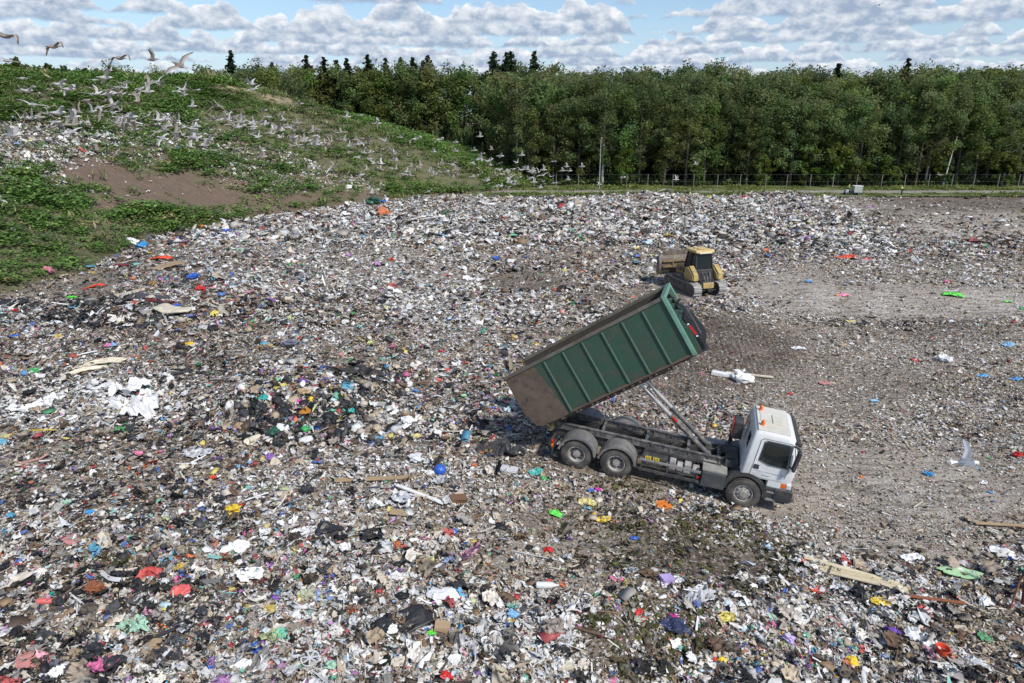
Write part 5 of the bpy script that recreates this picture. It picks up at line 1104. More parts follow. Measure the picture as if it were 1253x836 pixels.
# ------------------------------------------------------------------ gulls
def gull_mesh(name, a1, a2, sweep, fold, dark, legs=False):
    """one continuous body; a1, a2: lift of the inner and outer wing in degrees; sweep: outer wing swept back; fold: how far the wing is drawn in"""
    st = [(.40, .004, .0), (.36, .013, .004), (.335, .02, .01), (.315, .035, .016), (.28, .045, .02), (.24, .046, .016), (.19, .062, .004), (.10, .085, -.006), (.0, .09, -.01), (-.10, .078, -.004), (-.18, .052, .004), (-.24, .036, .008), (-.30, .05, .008), (-.36, .075, .006), (-.37, .07, .006)]
    fl = [1, .9, .95, 1, 1, 1, .95, .95, .95, .9, .8, .5, .22, .1, .08]
    V, C, Fs = [], [], []
    white = (.58, .56, .53) if not dark else (.36, .32, .28); wing = (.27, .27, .28) if not dark else (.2, .17, .145); tip = (.03, .03, .032) if not dark else (.06, .05, .045); beak = (.6, .4, .06) if not dark else (.05, .045, .04)
    for i, (x, w, z) in enumerate(st):
        for k in range(8):
            a = R(22.5 + 45 * k); V.append((x, w * math.cos(a), z + w * fl[i] * math.sin(a)))
            C.append(beak if i < 2 else (white if (k > 3 or i < 6 or i > 10) else wing))
    if dark == 2: white = (.8, .8, .8); wing = (.17, .19, .23); C[16:] = [white if (k > 3 or i < 6 or i > 10) else wing for i in range(2, len(st)) for k in range(8)]; beak = (.6, .4, .06); tip = (.02, .02, .02)
    skip = {(7, 7), (8, 7), (7, 3), (8, 3)}
    for i in range(len(st) - 1):
        for k in range(8):
            if (i, k) not in skip: Fs.append((i * 8 + k, i * 8 + (k + 1) % 8, (i + 1) * 8 + (k + 1) % 8, (i + 1) * 8 + k))
    Fs.append(tuple(range(8))); Fs.append(tuple((len(st) - 1) * 8 + k for k in range(7, -1, -1)))
    for s in (1, -1):
        up, dn = (0, 7) if s > 0 else (3, 4)
        loop = [7 * 8 + up, 8 * 8 + up, 9 * 8 + up, 9 * 8 + dn, 8 * 8 + dn, 7 * 8 + dn]
        y, z, x = .075, .0, .0; secs = []
        L1, L2 = .30 * (1 - .25 * fold), .42 * (1 - .3 * fold)
        N = 9; pts = []
        for i in range(1, N + 1):
            t = i / N
            if t <= .45:
                u = t / .45; pts.append((.10 + .06 * math.sin(u * 1.6) * (1 + fold), .075 + L1 * u * math.cos(R(a1)), L1 * u * math.sin(R(a1)), .20 - .03 * u, t))
            else:
                u = (t - .45) / .55; aa = R(a1 + (a2 - a1) * min(1, u * 1.6 + .2)); px, py, pz, ch, _ = pts[-1]; dl = L2 / (N * .55)
                pts.append((px - dl * math.sin(R(sweep)) * (.4 + .9 * u), py + dl * math.cos(aa) * math.cos(R(sweep * .6)), pz + dl * math.sin(aa), .17 * (1 - u) ** .8 + .022, t))
        prev = loop
        for (lx, py, pz, ch, t) in pts:
            th = .016 * (1 - t) + .004; b = len(V)
            aa = R(a1 if t < .5 else (a1 + a2) / 2); ny, nz = -math.sin(aa), math.cos(aa)
            for q, (cx, h) in enumerate(((lx, .5), (lx - ch * .4, 1), (lx - ch, .25), (lx - ch, -.25), (lx - ch * .4, -.1), (lx, -.5))):
                V.append((cx, s * (py + ny * th * h), pz + nz * th * h))
                top = q < 3; C.append(tip if t > .86 else (wing if top else tuple(.85 * c for c in white) if t < .6 else tuple(.6 * c + .4 * d for c, d in zip(white, wing))) if not (q in (2, 3) and t < .8) else white)
            cur = list(range(b, b + 6))
            for q in range(6):
                f = (prev[q], prev[(q + 1) % 6], cur[(q + 1) % 6], cur[q]); Fs.append(f if s < 0 else f[::-1])
            prev = cur
        Fs.append(tuple(prev) if s > 0 else tuple(prev[::-1]))
    me = bpy.data.meshes.new(name); me.from_pydata(V, [], Fs); me.update()
    a = me.color_attributes.new('col', 'FLOAT_COLOR', 'POINT'); a.data.foreach_set('color', np.array([(*c, 1) for c in C], np.float32).ravel())
    bm = bmesh.new(); bm.from_mesh(me); bmesh.ops.recalc_face_normals(bm, faces=bm.faces); bm.to_mesh(me); bm.free()
    me.polygons.foreach_set('use_smooth', [True] * len(me.polygons)); me.materials.append(GM); return me
GM = attr_mat('gull_feathers', .65, .3)
POSE = {'raised': (48, 30, 35, .3), 'high': (68, 48, 30, .2), 'spread': (14, -4, 22, 0.), 'drooped': (18, -62, 30, .1), 'arched': (30, -30, 40, .2), 'folded': (34, -18, 62, .7), 'glide': (6, 0, 30, .1), 'down': (-12, -48, 25, .2), 'swoop': (-18, -6, 50, .5), 'hover': (55, -35, 45, .5), 'steep': (80, 62, 18, .4)}
GMESH = {(p, d): gull_mesh('gull', *POSE[p], d) for p in POSE for d in (0, 1)}
GMESH[('raised', 2)] = gull_mesh('gull', *POSE['raised'], 2)
def gull(px, py, span, pose, head, dark=0, bank=0, pitch=0, label=None, group=None, depth=None):
    """head: which way it flies as seen in the picture, degrees from facing right, turning away"""
    d = depth or 1.32 * F / span; P = at_depth(px, py, d)
    gz = float(topz(P[0], P[1])[0])
    while P[2] < gz + .35 and d > 8: d *= .96; P = at_depth(px, py, d); gz = float(topz(P[0], P[1])[0])
    sc_ = span * d / F / 1.32
    o = bpy.data.objects.new('gull', GMESH[(pose, dark)]); link(o); o.location = P; o.rotation_mode = 'XYZ'; o.scale = (sc_,) * 3 if sc_ < 1.25 else (1.25,) * 3
    o.rotation_euler = (R(bank), R(-pitch), R(head)); tag(o, label, 'gull', group); return o
PW = {'raised': 'wings raised', 'high': 'wings held high', 'spread': 'wings spread flat', 'drooped': 'wingtips drooping', 'arched': 'wings arched', 'folded': 'wings drawn in', 'glide': 'wings level', 'down': 'wings beating down', 'swoop': 'wings swept back', 'hover': 'wings cupped', 'steep': 'wings straight up'}
G1 = [  # single gulls that can be picked out: px, py, span, pose, heading, dark, bank, pitch, label
 (6, 44, 46, 'drooped', 75, 1, 8, 0, 'dark gull cut by the picture edge high above the hill crest'),
 (65, 57, 38, 'drooped', 70, 1, -14, 5, 'brown gull with drooping wings highest against the clouds over the hill'),
 (146, 71, 36, 'drooped', 75, 1, -8, 0, 'brown gull with drooping wings just above the hill crest in the sky'),
 (186, 73, 30, 'high', 20, 1, 10, 5, 'dark-winged gull with both wings up in the sky above the hill crest'),
 (220, 80, 44, 'spread', 160, 1, -38, 20, 'large banking brown gull over the sandy top of the hill'),
 (8, 74, 34, 'glide', 85, 0, 12, 0, 'pale gull gliding by the picture edge beside a bush on the crest'),
 (72, 103, 34, 'arched', 70, 0, -12, 0, 'pale gull with arched wings overlapping another above the green crest'),
 (84, 109, 34, 'drooped', 60, 0, -20, 0, 'lower of two overlapping pale gulls above the green crest'),
 (33, 111, 34, 'arched', 80, 0, -10, 0, 'pale gull with arched wings over plain green weeds'),
 (28, 96, 26, 'glide', 80, 0, -6, 0, 'pale gull gliding over the top strip of green weeds'),
 (128, 95, 34, 'spread', 50, 0, -30, 0, 'pale gull banking over the uppermost gull cluster'),
 (116, 98, 22, 'glide', 80, 0, 0, 0, 'pale gull seen edge-on over the green crest'),
 (180, 112, 30, 'high', 30, 0, 0, 0, 'white gull lifting both wings over dark green weeds'),
 (192, 100, 26, 'spread', 140, 0, -30, 0, 'grey gull banking below the brown one on the sandy top'),
 (70, 138, 40, 'arched', 60, 0, -18, 0, 'broad pale gull with long arched wings over mid-slope weeds'),
 (88, 143, 36, 'raised', 20, 0, 0, 0, 'grey gull lifting off above the mid-slope rubbish'),
 (14, 165, 42, 'raised', 10, 0, -6, 0, 'white gull with raised wings low over the pale rubbish bank'),
 (40, 128, 36, 'spread', 100, 0, 14, 0, 'grey gull with flat wings over the weeds near the picture edge'),
 (160, 143, 30, 'arched', 20, 0, -10, 0, 'white-headed gull over the small blue scrap on the slope'),
 (200, 157, 40, 'spread', 120, 1, -40, 10, 'dark gull tilted steeply above the red scrap on the slope'),
 (235, 130, 22, 'high', 20, 0, 0, 0, 'white gull with steep wings over green weeds below the sandy top'),
 (319, 192, 32, 'raised', 5, 1, -14, 0, 'gull with dark wings raised over the bare brown slope'),
 (308, 103, 26, 'raised', 170, 0, 0, 0, 'upper of two gulls flying close over the sandy ridge'),
 (311, 109, 24, 'spread', 150, 0, -20, 0, 'lower of two gulls flying close over the sandy ridge'),
 (366, 127, 22, 'arched', 10, 1, -10, 0, 'gull with bent wings at the hill shoulder against the forest'),
 (250, 178, 24, 'high', 15, 0, 0, 0, 'gull climbing over the middle of the hill slope'),
 (140, 190, 26, 'raised', 160, 1, 0, 0, 'brownish gull low over the brown earth patch'),
 (115, 183, 24, 'raised', 10, 1, 0, 0, 'gull taking off from the rubbish at mid-slope'),
 (424, 143, 20, 'high', 15, 0, 0, 0, 'first gull over the dark forest at the hill shoulder'), (440, 141, 15, 'spread', 5, 0, 0, 0, 'small pale gull beside the hill shoulder before dark spruces'),
 (461, 151, 21, 'raised', 10, 0, 10, 0, 'gull with one wing up against the forest past the hill shoulder'), (508, 170, 24, 'drooped', 60, 0, -20, 0, 'gull with long drooping wing on the hill edge before the forest'),
 (489, 168, 14, 'raised', 10, 0, 0, 0, 'small gull just over the hill edge before the forest'), (537, 171, 20, 'drooped', 50, 0, -20, 0, 'gull with a bent wing in front of leafy branches above the hill edge'),
 (557, 174, 15, 'spread', 10, 0, -20, 0, 'upper of two small gulls before the forest above the hill edge'), (557, 185, 14, 'raised', 10, 0, 0, 0, 'lower of two small gulls before the forest above the hill edge'),
 (587, 167, 16, 'high', 5, 0, 0, 0, 'topmost gull in front of the forest with wing straight up'), (580, 184, 15, 'raised', 5, 0, 0, 0, 'gull flying right among five before the dark forest gap'),
 (590, 188, 13, 'drooped', 40, 1, -10, 0, 'dusky gull close behind a paler one before the forest'), (601, 183, 12, 'high', 20, 1, 0, 0, 'small dusky gull by a thin trunk of the forest'),
 (612, 191, 18, 'spread', 10, 0, -24, 0, 'white gull with spread wings before the dark forest foot'), (638, 190, 17, 'high', 0, 0, 0, 0, 'white gull with steep raised wing before black tree shade'),
 (629, 207, 18, 'drooped', 70, 0, -10, 0, 'gull low over the tip edge joined wing to wing with another'), (638, 208, 18, 'arched', 40, 0, -16, 0, 'gull with bent white wing low over the far tip edge'),
 (653, 212, 15, 'spread', 20, 1, -20, 0, 'dusky gull low before the forest foot'), (665, 208, 16, 'high', 5, 0, 0, 0, 'white gull with high wings before fence posts'),
 (688, 209, 14, 'raised', 5, 0, 0, 0, 'left of a pair of white gulls beside the lamp pole'), (693, 204, 13, 'high', 5, 0, 0, 0, 'right of a pair of white gulls beside the lamp pole'),
 (712, 204, 14, 'raised', 5, 0, 8, 0, 'white gull just beside the tall lamp pole'), (695, 220, 12, 'high', 5, 0, 0, 0, 'small white gull over the gravel track'),
 (678, 224, 13, 'drooped', 40, 0, -10, 0, 'gull skimming the gravel track beyond the litter'), (653, 223, 17, 'high', 10, 0, 0, 0, 'gull alighting with wings up on the far litter edge'),
 (733, 226, 12, 'raised', 20, 0, 0, 0, 'gull at the foot of the lamp pole'), (762, 217, 14, 'drooped', 20, 0, -10, 0, 'white gull with bent wings over the track past the lamp pole'),
 (827, 220, 15, 'high', 10, 0, 0, 0, 'white gull with wings up over the track behind the bulldozer'), (851, 201, 13, 'raised', 5, 0, 0, 0, 'lone white gull before trunks above the bulldozer'),
 (865, 176, 9, 'glide', 30, 0, 0, 0, 'tiny white gull before the upper forest'), (1029, 147, 9, 'glide', 140, 0, 0, 0, 'tiny white gull high before the leafy crowns'), (1150, 214, 13, 'spread', 130, 0, 20, 0, 'gull flying beside the bare white birch trunk'),
 (1076, 6, 13, 'drooped', 60, 1, -10, 0, 'dark small gull alone against the clouds'),
 (1181, 566, 62, 'raised', -4, 2, 26, 0, 'grey-winged white gull flying low over bare soil beside the truck')]
for (px, py, sp, po, hd, dk, bk, pt, lab) in G1: gull(px, py, sp, po, hd, dk, bk, pt, lab, None, 15.5 if sp > 60 else None)
SW = [((100, 118), (150, 132), 14, 12, 'above the upper green strip'), ((120, 108), (240, 112), 22, 9, 'over the upper rubbish patch below the crest'), ((10, 140), (110, 160), 16, 14, 'over the near rubbish band of the hill'), ((150, 150), (260, 168), 30, 12, 'around the red scrap on the hill'),
      ((255, 140), (350, 160), 44, 13, 'over the central rubbish band of the hill'), ((340, 150), (420, 185), 42, 13, 'over the hill shoulder'), ((420, 175), (520, 215), 48, 14, 'over the lower hill slope'), ((520, 205), (640, 222), 26, 10, 'over the foot of the hill by the forest'), ((400, 215), (470, 235), 8, 8, 'over the lowest weeds of the hill')]
SW += [((560, 196), (700, 216), 26, 9, 'before the forest at the end of the hill'), ((600, 222), (680, 226), 8, 4, 'over the far litter edge by the forest')]
for (x0, y0), (x1, y1), n, sprd, ph in SW:
    for i in range(n):
        t = random.random(); px = x0 + (x1 - x0) * t + random.gauss(0, 8); py = y0 + (y1 - y0) * t + random.gauss(0, sprd * .75)
        sp = (30 - 15 * min(1, px / 600)) * random.uniform(.75, 1.15); po = random.choice(['raised', 'raised', 'arched', 'drooped', 'spread', 'folded', 'high', 'glide', 'swoop', 'hover', 'steep', 'down']); dk = int(random.random() < (.1 if x0 > 540 else .45))
        hd = random.gauss(20, 45) if random.random() < .75 else random.uniform(90, 200)
        gull(px, py, sp * .98, po, hd, dk, random.gauss(-8, 18), random.gauss(5, 8), f'{"brownish" if dk else "pale grey"} gull, {PW[po]}, {ph}', 'gulls of the flock ' + ph)

# ------------------------------------------------------------------ trees
LM = attr_mat('tree_leaves', .6, .25, vary=.22, trans=.55)
BK = {'grey': mat('grey_bark', (.13, .115, .095), .9, noise=(3, (.07, .062, .052), .45, .65)), 'birch': mat('birch_bark', (.5, .49, .46), .8, noise=(5, (.06, .055, .05), .6, .66)), 'spruce': mat('spruce_bark', (.06, .045, .035), .95)}
def tree_proto(kind, H, seed):
    r = np.random.default_rng(seed); tr = MB(); V, C = [], []
    bend = r.normal(0, .35, 2)
    def axis(t): return np.array([bend[0] * math.sin(2.2 * t) * t, bend[1] * math.sin(2 * t + 1) * t, H * t])
    if kind == 'spruce':
        tr.tube([axis(t) * [.3, .3, 1] for t in np.linspace(0, .98, 7)], list(np.linspace(.2, .02, 7)), 7)
        lv = 44
        for i in range(lv):
            t = .1 + .9 * (i / lv) ** .9; rad = min((1 - t) ** .8 * H * .32, 3.3) + .08; nb = max(4, int(9 * (1 - t) + 4))
            for b in range(nb):
                if r.random() < .12: continue
                a = r.uniform(0, 6.28); L = rad * r.uniform(.65, 1.15)
                for k in range(max(3, int(L * 7))):
                    u = (k + r.random()) / max(3, int(L * 7)); c = np.array([L * u * math.cos(a), L * u * math.sin(a), H * t - .32 * L * u - .1 * r.random()]) + r.normal(0, .07, 3)
                    V.append((c, .46 * (1.1 - .4 * u))); C.append(np.array((.042, .062, .03)) * r.uniform(.7, 1.5))
    else:
        P = {'alder': (.03, .30, .24, (.16, .21, .078)), 'broad': (.02, .22, .28, (.155, .225, .062)), 'birch': (.1, .26, .18, (.155, .19, .08)), 'young': (.0, .06, .26, (.14, .19, .04))}[kind]
        nl = 32 if kind != 'young' else 18
        tr.tube([axis(t) for t in np.linspace(0, .93, 9)], [max(.03, (.013 if kind != 'young' else .016) * H * (1 - t) + .02) for t in np.linspace(0, .93, 9)], 7)
        lean = r.uniform(0, 6.28)
        for i in range(nl):
            t = P[0] + .12 + (.97 - P[0] - .12) * (i + r.random() * .8) / nl; a = i * 2.4 + r.normal(0, .5)
            env = (math.sin(math.pi * min(1, max(.02, (t - P[0]) / (1.04 - P[0]))) ** .8) ** .75) * H * P[2] * (1 + .25 * math.cos(a - lean)) * r.uniform(.72, 1.18); el = r.uniform(.25, .8) + .4 * t
            p0 = axis(t * .88); d = np.array([math.cos(a), math.sin(a), el * .7]); p1 = p0 + d * env * .55; p2 = p0 + d * env + [0, 0, .1 * env]
            tr.tube([p0, p1, p2], [.004 * H * (1.15 - t), .0025 * H * (1.15 - t), .012], 5)
            tone = r.uniform(.72, 1.3); hue = np.array(P[3]) * [r.uniform(.85, 1.25), 1, r.uniform(.8, 1.2)]
            for q in range(5):
                cc = p0 + (p2 - p0) * r.uniform(.35, 1.08) + r.normal(0, .32, 3) * (H / 18); rad = r.uniform(.65, 1.35) * H / 18 * (1.15 if kind == 'young' else 1)
                n = int((38 if kind != 'birch' else 28) * r.uniform(.7, 1.25))
                for _ in range(n):
                    v = r.normal(0, 1, 3); v /= np.linalg.norm(v); v *= rad * r.uniform(.3, 1.1) ** .7; v[2] *= .8
                    V.append((cc + v, (.14 + .13 * r.random()) * (1 if H > 9 else .8))); C.append(hue * tone * r.uniform(.75, 1.3))
    cen = np.array([c for c, _ in V]); s = np.array([q for _, q in V])[:, None]; col = np.array(C); n = len(cen)
    nrm = r.normal(0, 1, (n, 3)); nrm[:, 2] = np.abs(nrm[:, 2]) + .35; nrm /= np.linalg.norm(nrm, axis=1, keepdims=True)
    t1 = np.cross(nrm, r.normal(0, 1, (n, 3))); t1 /= np.linalg.norm(t1, axis=1, keepdims=True); t2 = np.cross(nrm, t1)
    if kind == 'spruce': t1[:, 2] -= .3
    A = np.stack([cen + t1 * s, cen + t2 * s * .62 + nrm * s * .16, cen - t1 * s * .9, cen - t2 * s * .62 + nrm * s * .16], 1).reshape(-1, 3); b = np.arange(n)[:, None] * 4
    T = np.concatenate([b + [0, 1, 2], b + [0, 2, 3]])
    crown = np_mesh('crown', A, T, LM, np.repeat(col, 4, 0))
    to = tr.build('trunk', BK['birch' if kind == 'birch' else 'spruce' if kind == 'spruce' else 'grey'], None, smooth=True); tm = to.data; bpy.data.objects.remove(to)
    return tm, crown, H
PT = {'alder': [tree_proto('alder', h, 10 + i) for i, h in enumerate((17, 18.5, 16, 19, 17.5))], 'broad': [tree_proto('broad', h, 30 + i) for i, h in enumerate((17, 18, 15.5))], 'birch': [tree_proto('birch', h, 50 + i) for i, h in enumerate((19, 20.5))],
      'spruce': [tree_proto('spruce', h, 70 + i) for i, h in enumerate((21, 23, 19))], 'young': [tree_proto('young', h, 90 + i) for i, h in enumerate((6, 4.5, 7.5))]}
KN = {'alder': 'alder_tree', 'broad': 'leafy_tree', 'birch': 'birch_tree', 'spruce': 'spruce_tree', 'young': 'young_tree'}
def tree(kind, x, y, h=None, label=None, group=None, z=None):
    tm, cm, H = random.choice(PT[kind]); s = (h or H * random.uniform(.93, 1.08)) / H
    root = empty(KN[kind], (x, y, (float(topz(x, y)[0]) if y < 124 else 0.) - .1 if z is None else z), (0, 0, random.uniform(0, 6.28)), s); root.scale = (s * random.uniform(.9, 1.15), s * random.uniform(.9, 1.15), s)
    for nm, me in (('trunk', tm), ('crown', cm)):
        o = link(bpy.data.objects.new(nm, me)); o.parent = root
    tag(root, label, 'tree', group)
def px_at(px, d): return (px - CX) / F * d
# the forest edge behind the fence: rows deep enough to close the view, with one dark gap
def ground_x(px, y): return (px - CX) / F * (y * math.cos(PIT) + CH * math.sin(PIT))
def row(y0, dx, h0, h1, x0, x1, kinds, w, lab, grp, gap=True):
    x = x0
    while x < x1:
        y = y0 + random.uniform(-1.8, 1.8); px = CX + F * x / (y * .949 + 3.5)
        if not (gap and 1052 < px < 1088 and y < 134):
            k = random.choices(kinds, w)[0]; h = random.uniform(h0, h1) * (1.08 if k == 'spruce' else 1)
            wd = {'alder': 'slender olive-green alder', 'broad': 'broad leafy green tree', 'birch': 'tall thin birch', 'spruce': 'dark pointed spruce'}[k]
            tree(k, x, y, h, wd + ' ' + lab, grp)
        x += dx * random.uniform(.75, 1.25)
row(124.5, 3.9, 14, 18.3, 3, 118, ['alder', 'broad', 'birch'], [6, 3, 1], 'in the front row of the forest behind the fence', 'trees of the front row of the forest')
row(130, 4.4, 18, 20.5, 1, 122, ['alder', 'broad', 'birch', 'spruce'], [6, 2, 1, .4], 'in the second row of the forest behind the fence', 'trees of the second row of the forest')
row(137, 4.8, 19.5, 22, 0, 128, ['alder', 'broad', 'birch', 'spruce'], [6, 2, 1, .5], 'deep in the forest with only its upper crown showing', 'trees deep in the forest')
row(146, 5.0, 21, 23, -2, 134, ['alder', 'broad', 'birch', 'spruce'], [6, 1, 1, .5], 'far back in the forest with its top at the skyline', 'trees far back in the forest')
row(166, 4.4, 22.5, 25, -70, 4, ['alder', 'broad', 'birch', 'spruce'], [5, 3, .6, .5], 'behind the right shoulder of the hill', 'trees behind the hill shoulder', False)
row(158, 5.5, 22, 24, 2, 140, ['alder', 'birch'], [6, 1], 'at the very back of the forest', 'trees at the back of the forest', False)
row(182, 5.5, 23, 26, -150, -10, ['alder', 'broad', 'birch', 'spruce'], [5, 3, 1, 1], 'peeping over the crest of the hill', 'trees beyond the crest of the hill', False)
for i, (px, top, h) in enumerate([(374, 67, 0), (396, 69, 0), (411, 73, 0), (424, 71, 0), (449, 66, 0), (472, 71, 0), (490, 69, 0), (505, 70, 0), (518, 73, 0)]):
    r_ = ray(px, top)[0]; z = CH + 168 * r_[2] / r_[1]
    tree('spruce', 168 * r_[0] / r_[1], 168, z + .2, 'dark pointed spruce in the line standing above the leafy trees past the hill', 'spruces rising above the trees past the hill', 0.)
for i, (px, top) in enumerate([(604, 62), (619, 64), (654, 62)]):
    r_ = ray(px, top)[0]; z = CH + 162 * r_[2] / r_[1]
    tree('spruce', 162 * r_[0] / r_[1], 162, z + .2, ['spruce with the broader top of a close pair rising over the middle of the forest', 'spruce with the narrower top of a close pair rising over the middle of the forest', 'lone pointed spruce rising over the middle of the forest past the pair'][i], None, 0.)
for px, top, k, lab in [(880, 60, 'birch', 'tall birch with airy crown standing above the skyline over the bulldozer'), (899, 68, 'birch', 'shorter airy birch beside the tall one above the skyline'), (1027, 76, 'spruce', 'dark spruce standing out of the crowns beside the dark gap'), (1222, 72, 'broad', 'round dark crown standing above the skyline near the picture edge'), (1247, 76, 'broad', 'second round dark crown at the picture edge'), (355, 76, 'birch', 'thin birch top beside the line of spruces'), (842, 70, 'broad', 'leafy crown slightly above the skyline before the tall birch')]:
    r_ = ray(px, top)[0]; z = CH + 148 * r_[2] / r_[1]; tree(k, 148 * r_[0] / r_[1], 148, z, lab, None, 0.)
for px, y, h, lab in [(665, 119.5, 4.2, 'small bright green sapling at the end of the hill foot'), (1040, 121, 5.5, 'bright green young tree behind the cart'), (1068, 121.5, 6.5, 'bushy young tree in the forest gap behind the two workers'), (1090, 121, 4, 'low green shrub in the forest gap'), (852, 121, 5, 'low leafy sapling behind the fence above the bulldozer'), (985, 122, 7, 'light green young tree at the foot of the forest'), (1012, 121.5, 9, 'yellowish green young tree beside the dark gap'), (1150, 121, 4.5, 'green sapling beside the bare white birch trunk'), (760, 121.5, 7, 'light green sapling behind the fence past the lamp pole'), (930, 122, 6, 'pale green young tree low in the forest front'), (1230, 121.5, 6, 'green young tree by the picture edge behind the fence')]:
    tree('young', ground_x(px, y), y, h, lab)
for px, y, h, lab in [(38, 104, 2.0, 'bushy shrub tallest on the hill crest'), (72, 106, 1.6, 'rounded shrub on the hill crest beside the tallest'), (92, 106, 1.3, 'low rounded shrub in the middle of the crest'), (118, 107, 1.1, 'wide low shrub on the crest'), (205, 108, 1.2, 'dark shrub on the crest near the sandy top'), (285, 120, 1.6, 'dark shrub past the sandy top of the hill'), (8, 100, 1.5, 'pale shrub on the crest by the picture edge')]:
    x = ground_x(px, y); ys = np.arange(60, 150, 1.); xs = (px - CX) / F * (ys * math.cos(PIT) + 2.); k = int(np.argmin(project(np.stack([xs, ys, topz(xs, ys)], 1))[1])); tree('young', xs[k], ys[k] + 1.5, h * 1.9, lab, None, float(topz(xs[k], ys[k] + 1.5)[0]) - .75 * h)
# undergrowth that closes the view beneath the crowns
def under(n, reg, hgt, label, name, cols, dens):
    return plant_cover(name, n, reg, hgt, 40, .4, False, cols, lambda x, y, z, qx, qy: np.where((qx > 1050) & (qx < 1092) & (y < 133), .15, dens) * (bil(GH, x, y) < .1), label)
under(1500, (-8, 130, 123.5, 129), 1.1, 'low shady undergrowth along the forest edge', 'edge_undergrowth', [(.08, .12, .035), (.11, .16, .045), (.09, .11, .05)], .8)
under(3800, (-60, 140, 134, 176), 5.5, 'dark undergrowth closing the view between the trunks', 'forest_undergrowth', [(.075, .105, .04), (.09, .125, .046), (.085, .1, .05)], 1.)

# bare white birch trunk, lamp pole, fence
def gxy(px, y): x = ground_x(px, y); return x, y, float(topz(x, y)[0])
x, y, z = gxy(1153, 120.5); m = MB(); m.tube([(0, 0, -.2), (.35, 0, 4), (.9, .1, 8.6)], [.14, .11, .03], 8); rt = empty('bare_tree', (x, y, z)); m.build('trunk', BK['birch'], rt, smooth=True); tag(rt, 'bare white leaning birch trunk in front of the forest', 'tree trunk')
x, y, z = gxy(733, 116.5); rt = empty('lamp_pole', (x, y, z)); tag(rt, 'tall thin grey lamp pole beside the gravel track', 'lamp pole')
m = MB(); m.tube([(0, 0, -.2), (0, 0, 4), (0, 0, 8.3)], [.09, .075, .05], 8); m.build('pole', mat('galvanised_steel', (.42, .42, .41), .5, .4), rt, smooth=True); m = MB(); m.tube([(0, 0, 8.25), (0, -.5, 8.5)], .03, 6); m.build('bracket', bpy.data.materials['galvanised_steel'], rt, smooth=True); m = MB(); m.box(-.12, .12, -.95, -.45, 8.44, 8.55); m.build('lamp_head', bpy.data.materials['galvanised_steel'], rt, bevel=.02)
fe = empty('wire_fence', (gxy(900, 118.5)[0], 118.5, 0)); tag(fe, 'wire fence on concrete posts along the forest edge', 'fence'); fx = fe.location.x
pm_ = mat('concrete_post', (.2, .19, .17), .85, noise=(3, (.14, .13, .115), .45, .65)); wm_ = mat('fence_wire', (.22, .23, .22), .5, .6)
pxs = [652 + 28.3 * i for i in range(27)]; prev = None; wires = MB()
for i, p in enumerate(pxs):
    x, y, z = gxy(p + random.uniform(-2, 2), 118.5)
    m = MB(); m.box(x - fx - .05, x - fx + .05, -.05, .05, z - .3, z + 2.5); m.build('fence_post', pm_, fe)
    if prev is not None:
        for hgt in (.15, 1.3, 2.45): wires.bar((prev[0] - fx, -.08, prev[2] + hgt), (x - fx, -.08, z + hgt), .012, .012)
        L = x - prev[0]
        for k in range(5):
            u = k / 5; wires.bar((prev[0] - fx + L * u, -.085, prev[2] + .1), (prev[0] - fx + L * min(1, u + .35), -.085, z + .1 + 2.5 * min(1, (1 - u) / .35)), .004, .004); wires.bar((prev[0] - fx + L * u, -.09, prev[2] + 2.6), (prev[0] - fx + L * min(1, u + .35), -.09, z + 2.6 - 2.5 * min(1, (1 - u) / .35)), .004, .004)
    prev = (x, y, z)
wires.build('wire_mesh', wm_, fe)

# ------------------------------------------------------------------ two workers and their cart
def skin_body(name, verts, edges, rad, m, parent=None, root=0, sub=1):
    me = bpy.data.meshes.new(name); me.from_pydata(verts, edges, []); o = link(bpy.data.objects.new(name, me))
    o.modifiers.new('s', 'SKIN'); sv = me.skin_vertices[0].data
    for i, r_ in enumerate(rad): sv[i].radius = (r_, r_) if not isinstance(r_, tuple) else r_
    sv[root].use_root = True; o.modifiers.new('d', 'SUBSURF').levels = sub; o.modifiers['d'].render_levels = sub
    dg = bpy.context.evaluated_depsgraph_get(); dg.update(); nm = bpy.data.meshes.new_from_object(o.evaluated_get(dg)); nm.name = name; o.modifiers.clear(); o.data = nm; bpy.data.meshes.remove(me)
    nm.materials.clear(); nm.materials.append(m); nm.polygons.foreach_set('use_smooth', [True] * len(nm.polygons)); o.parent = parent; return o
SK = mat('skin', (.45, .27, .19), .6); HV_ = mat('hi_vis_yellow', (.55, .75, .05), .6); HVS = mat('reflective_band', (.65, .65, .62), .3); DK = mat('dark_trousers', (.03, .032, .04), .9); HR = mat('dark_hair', (.03, .02, .015), .8)
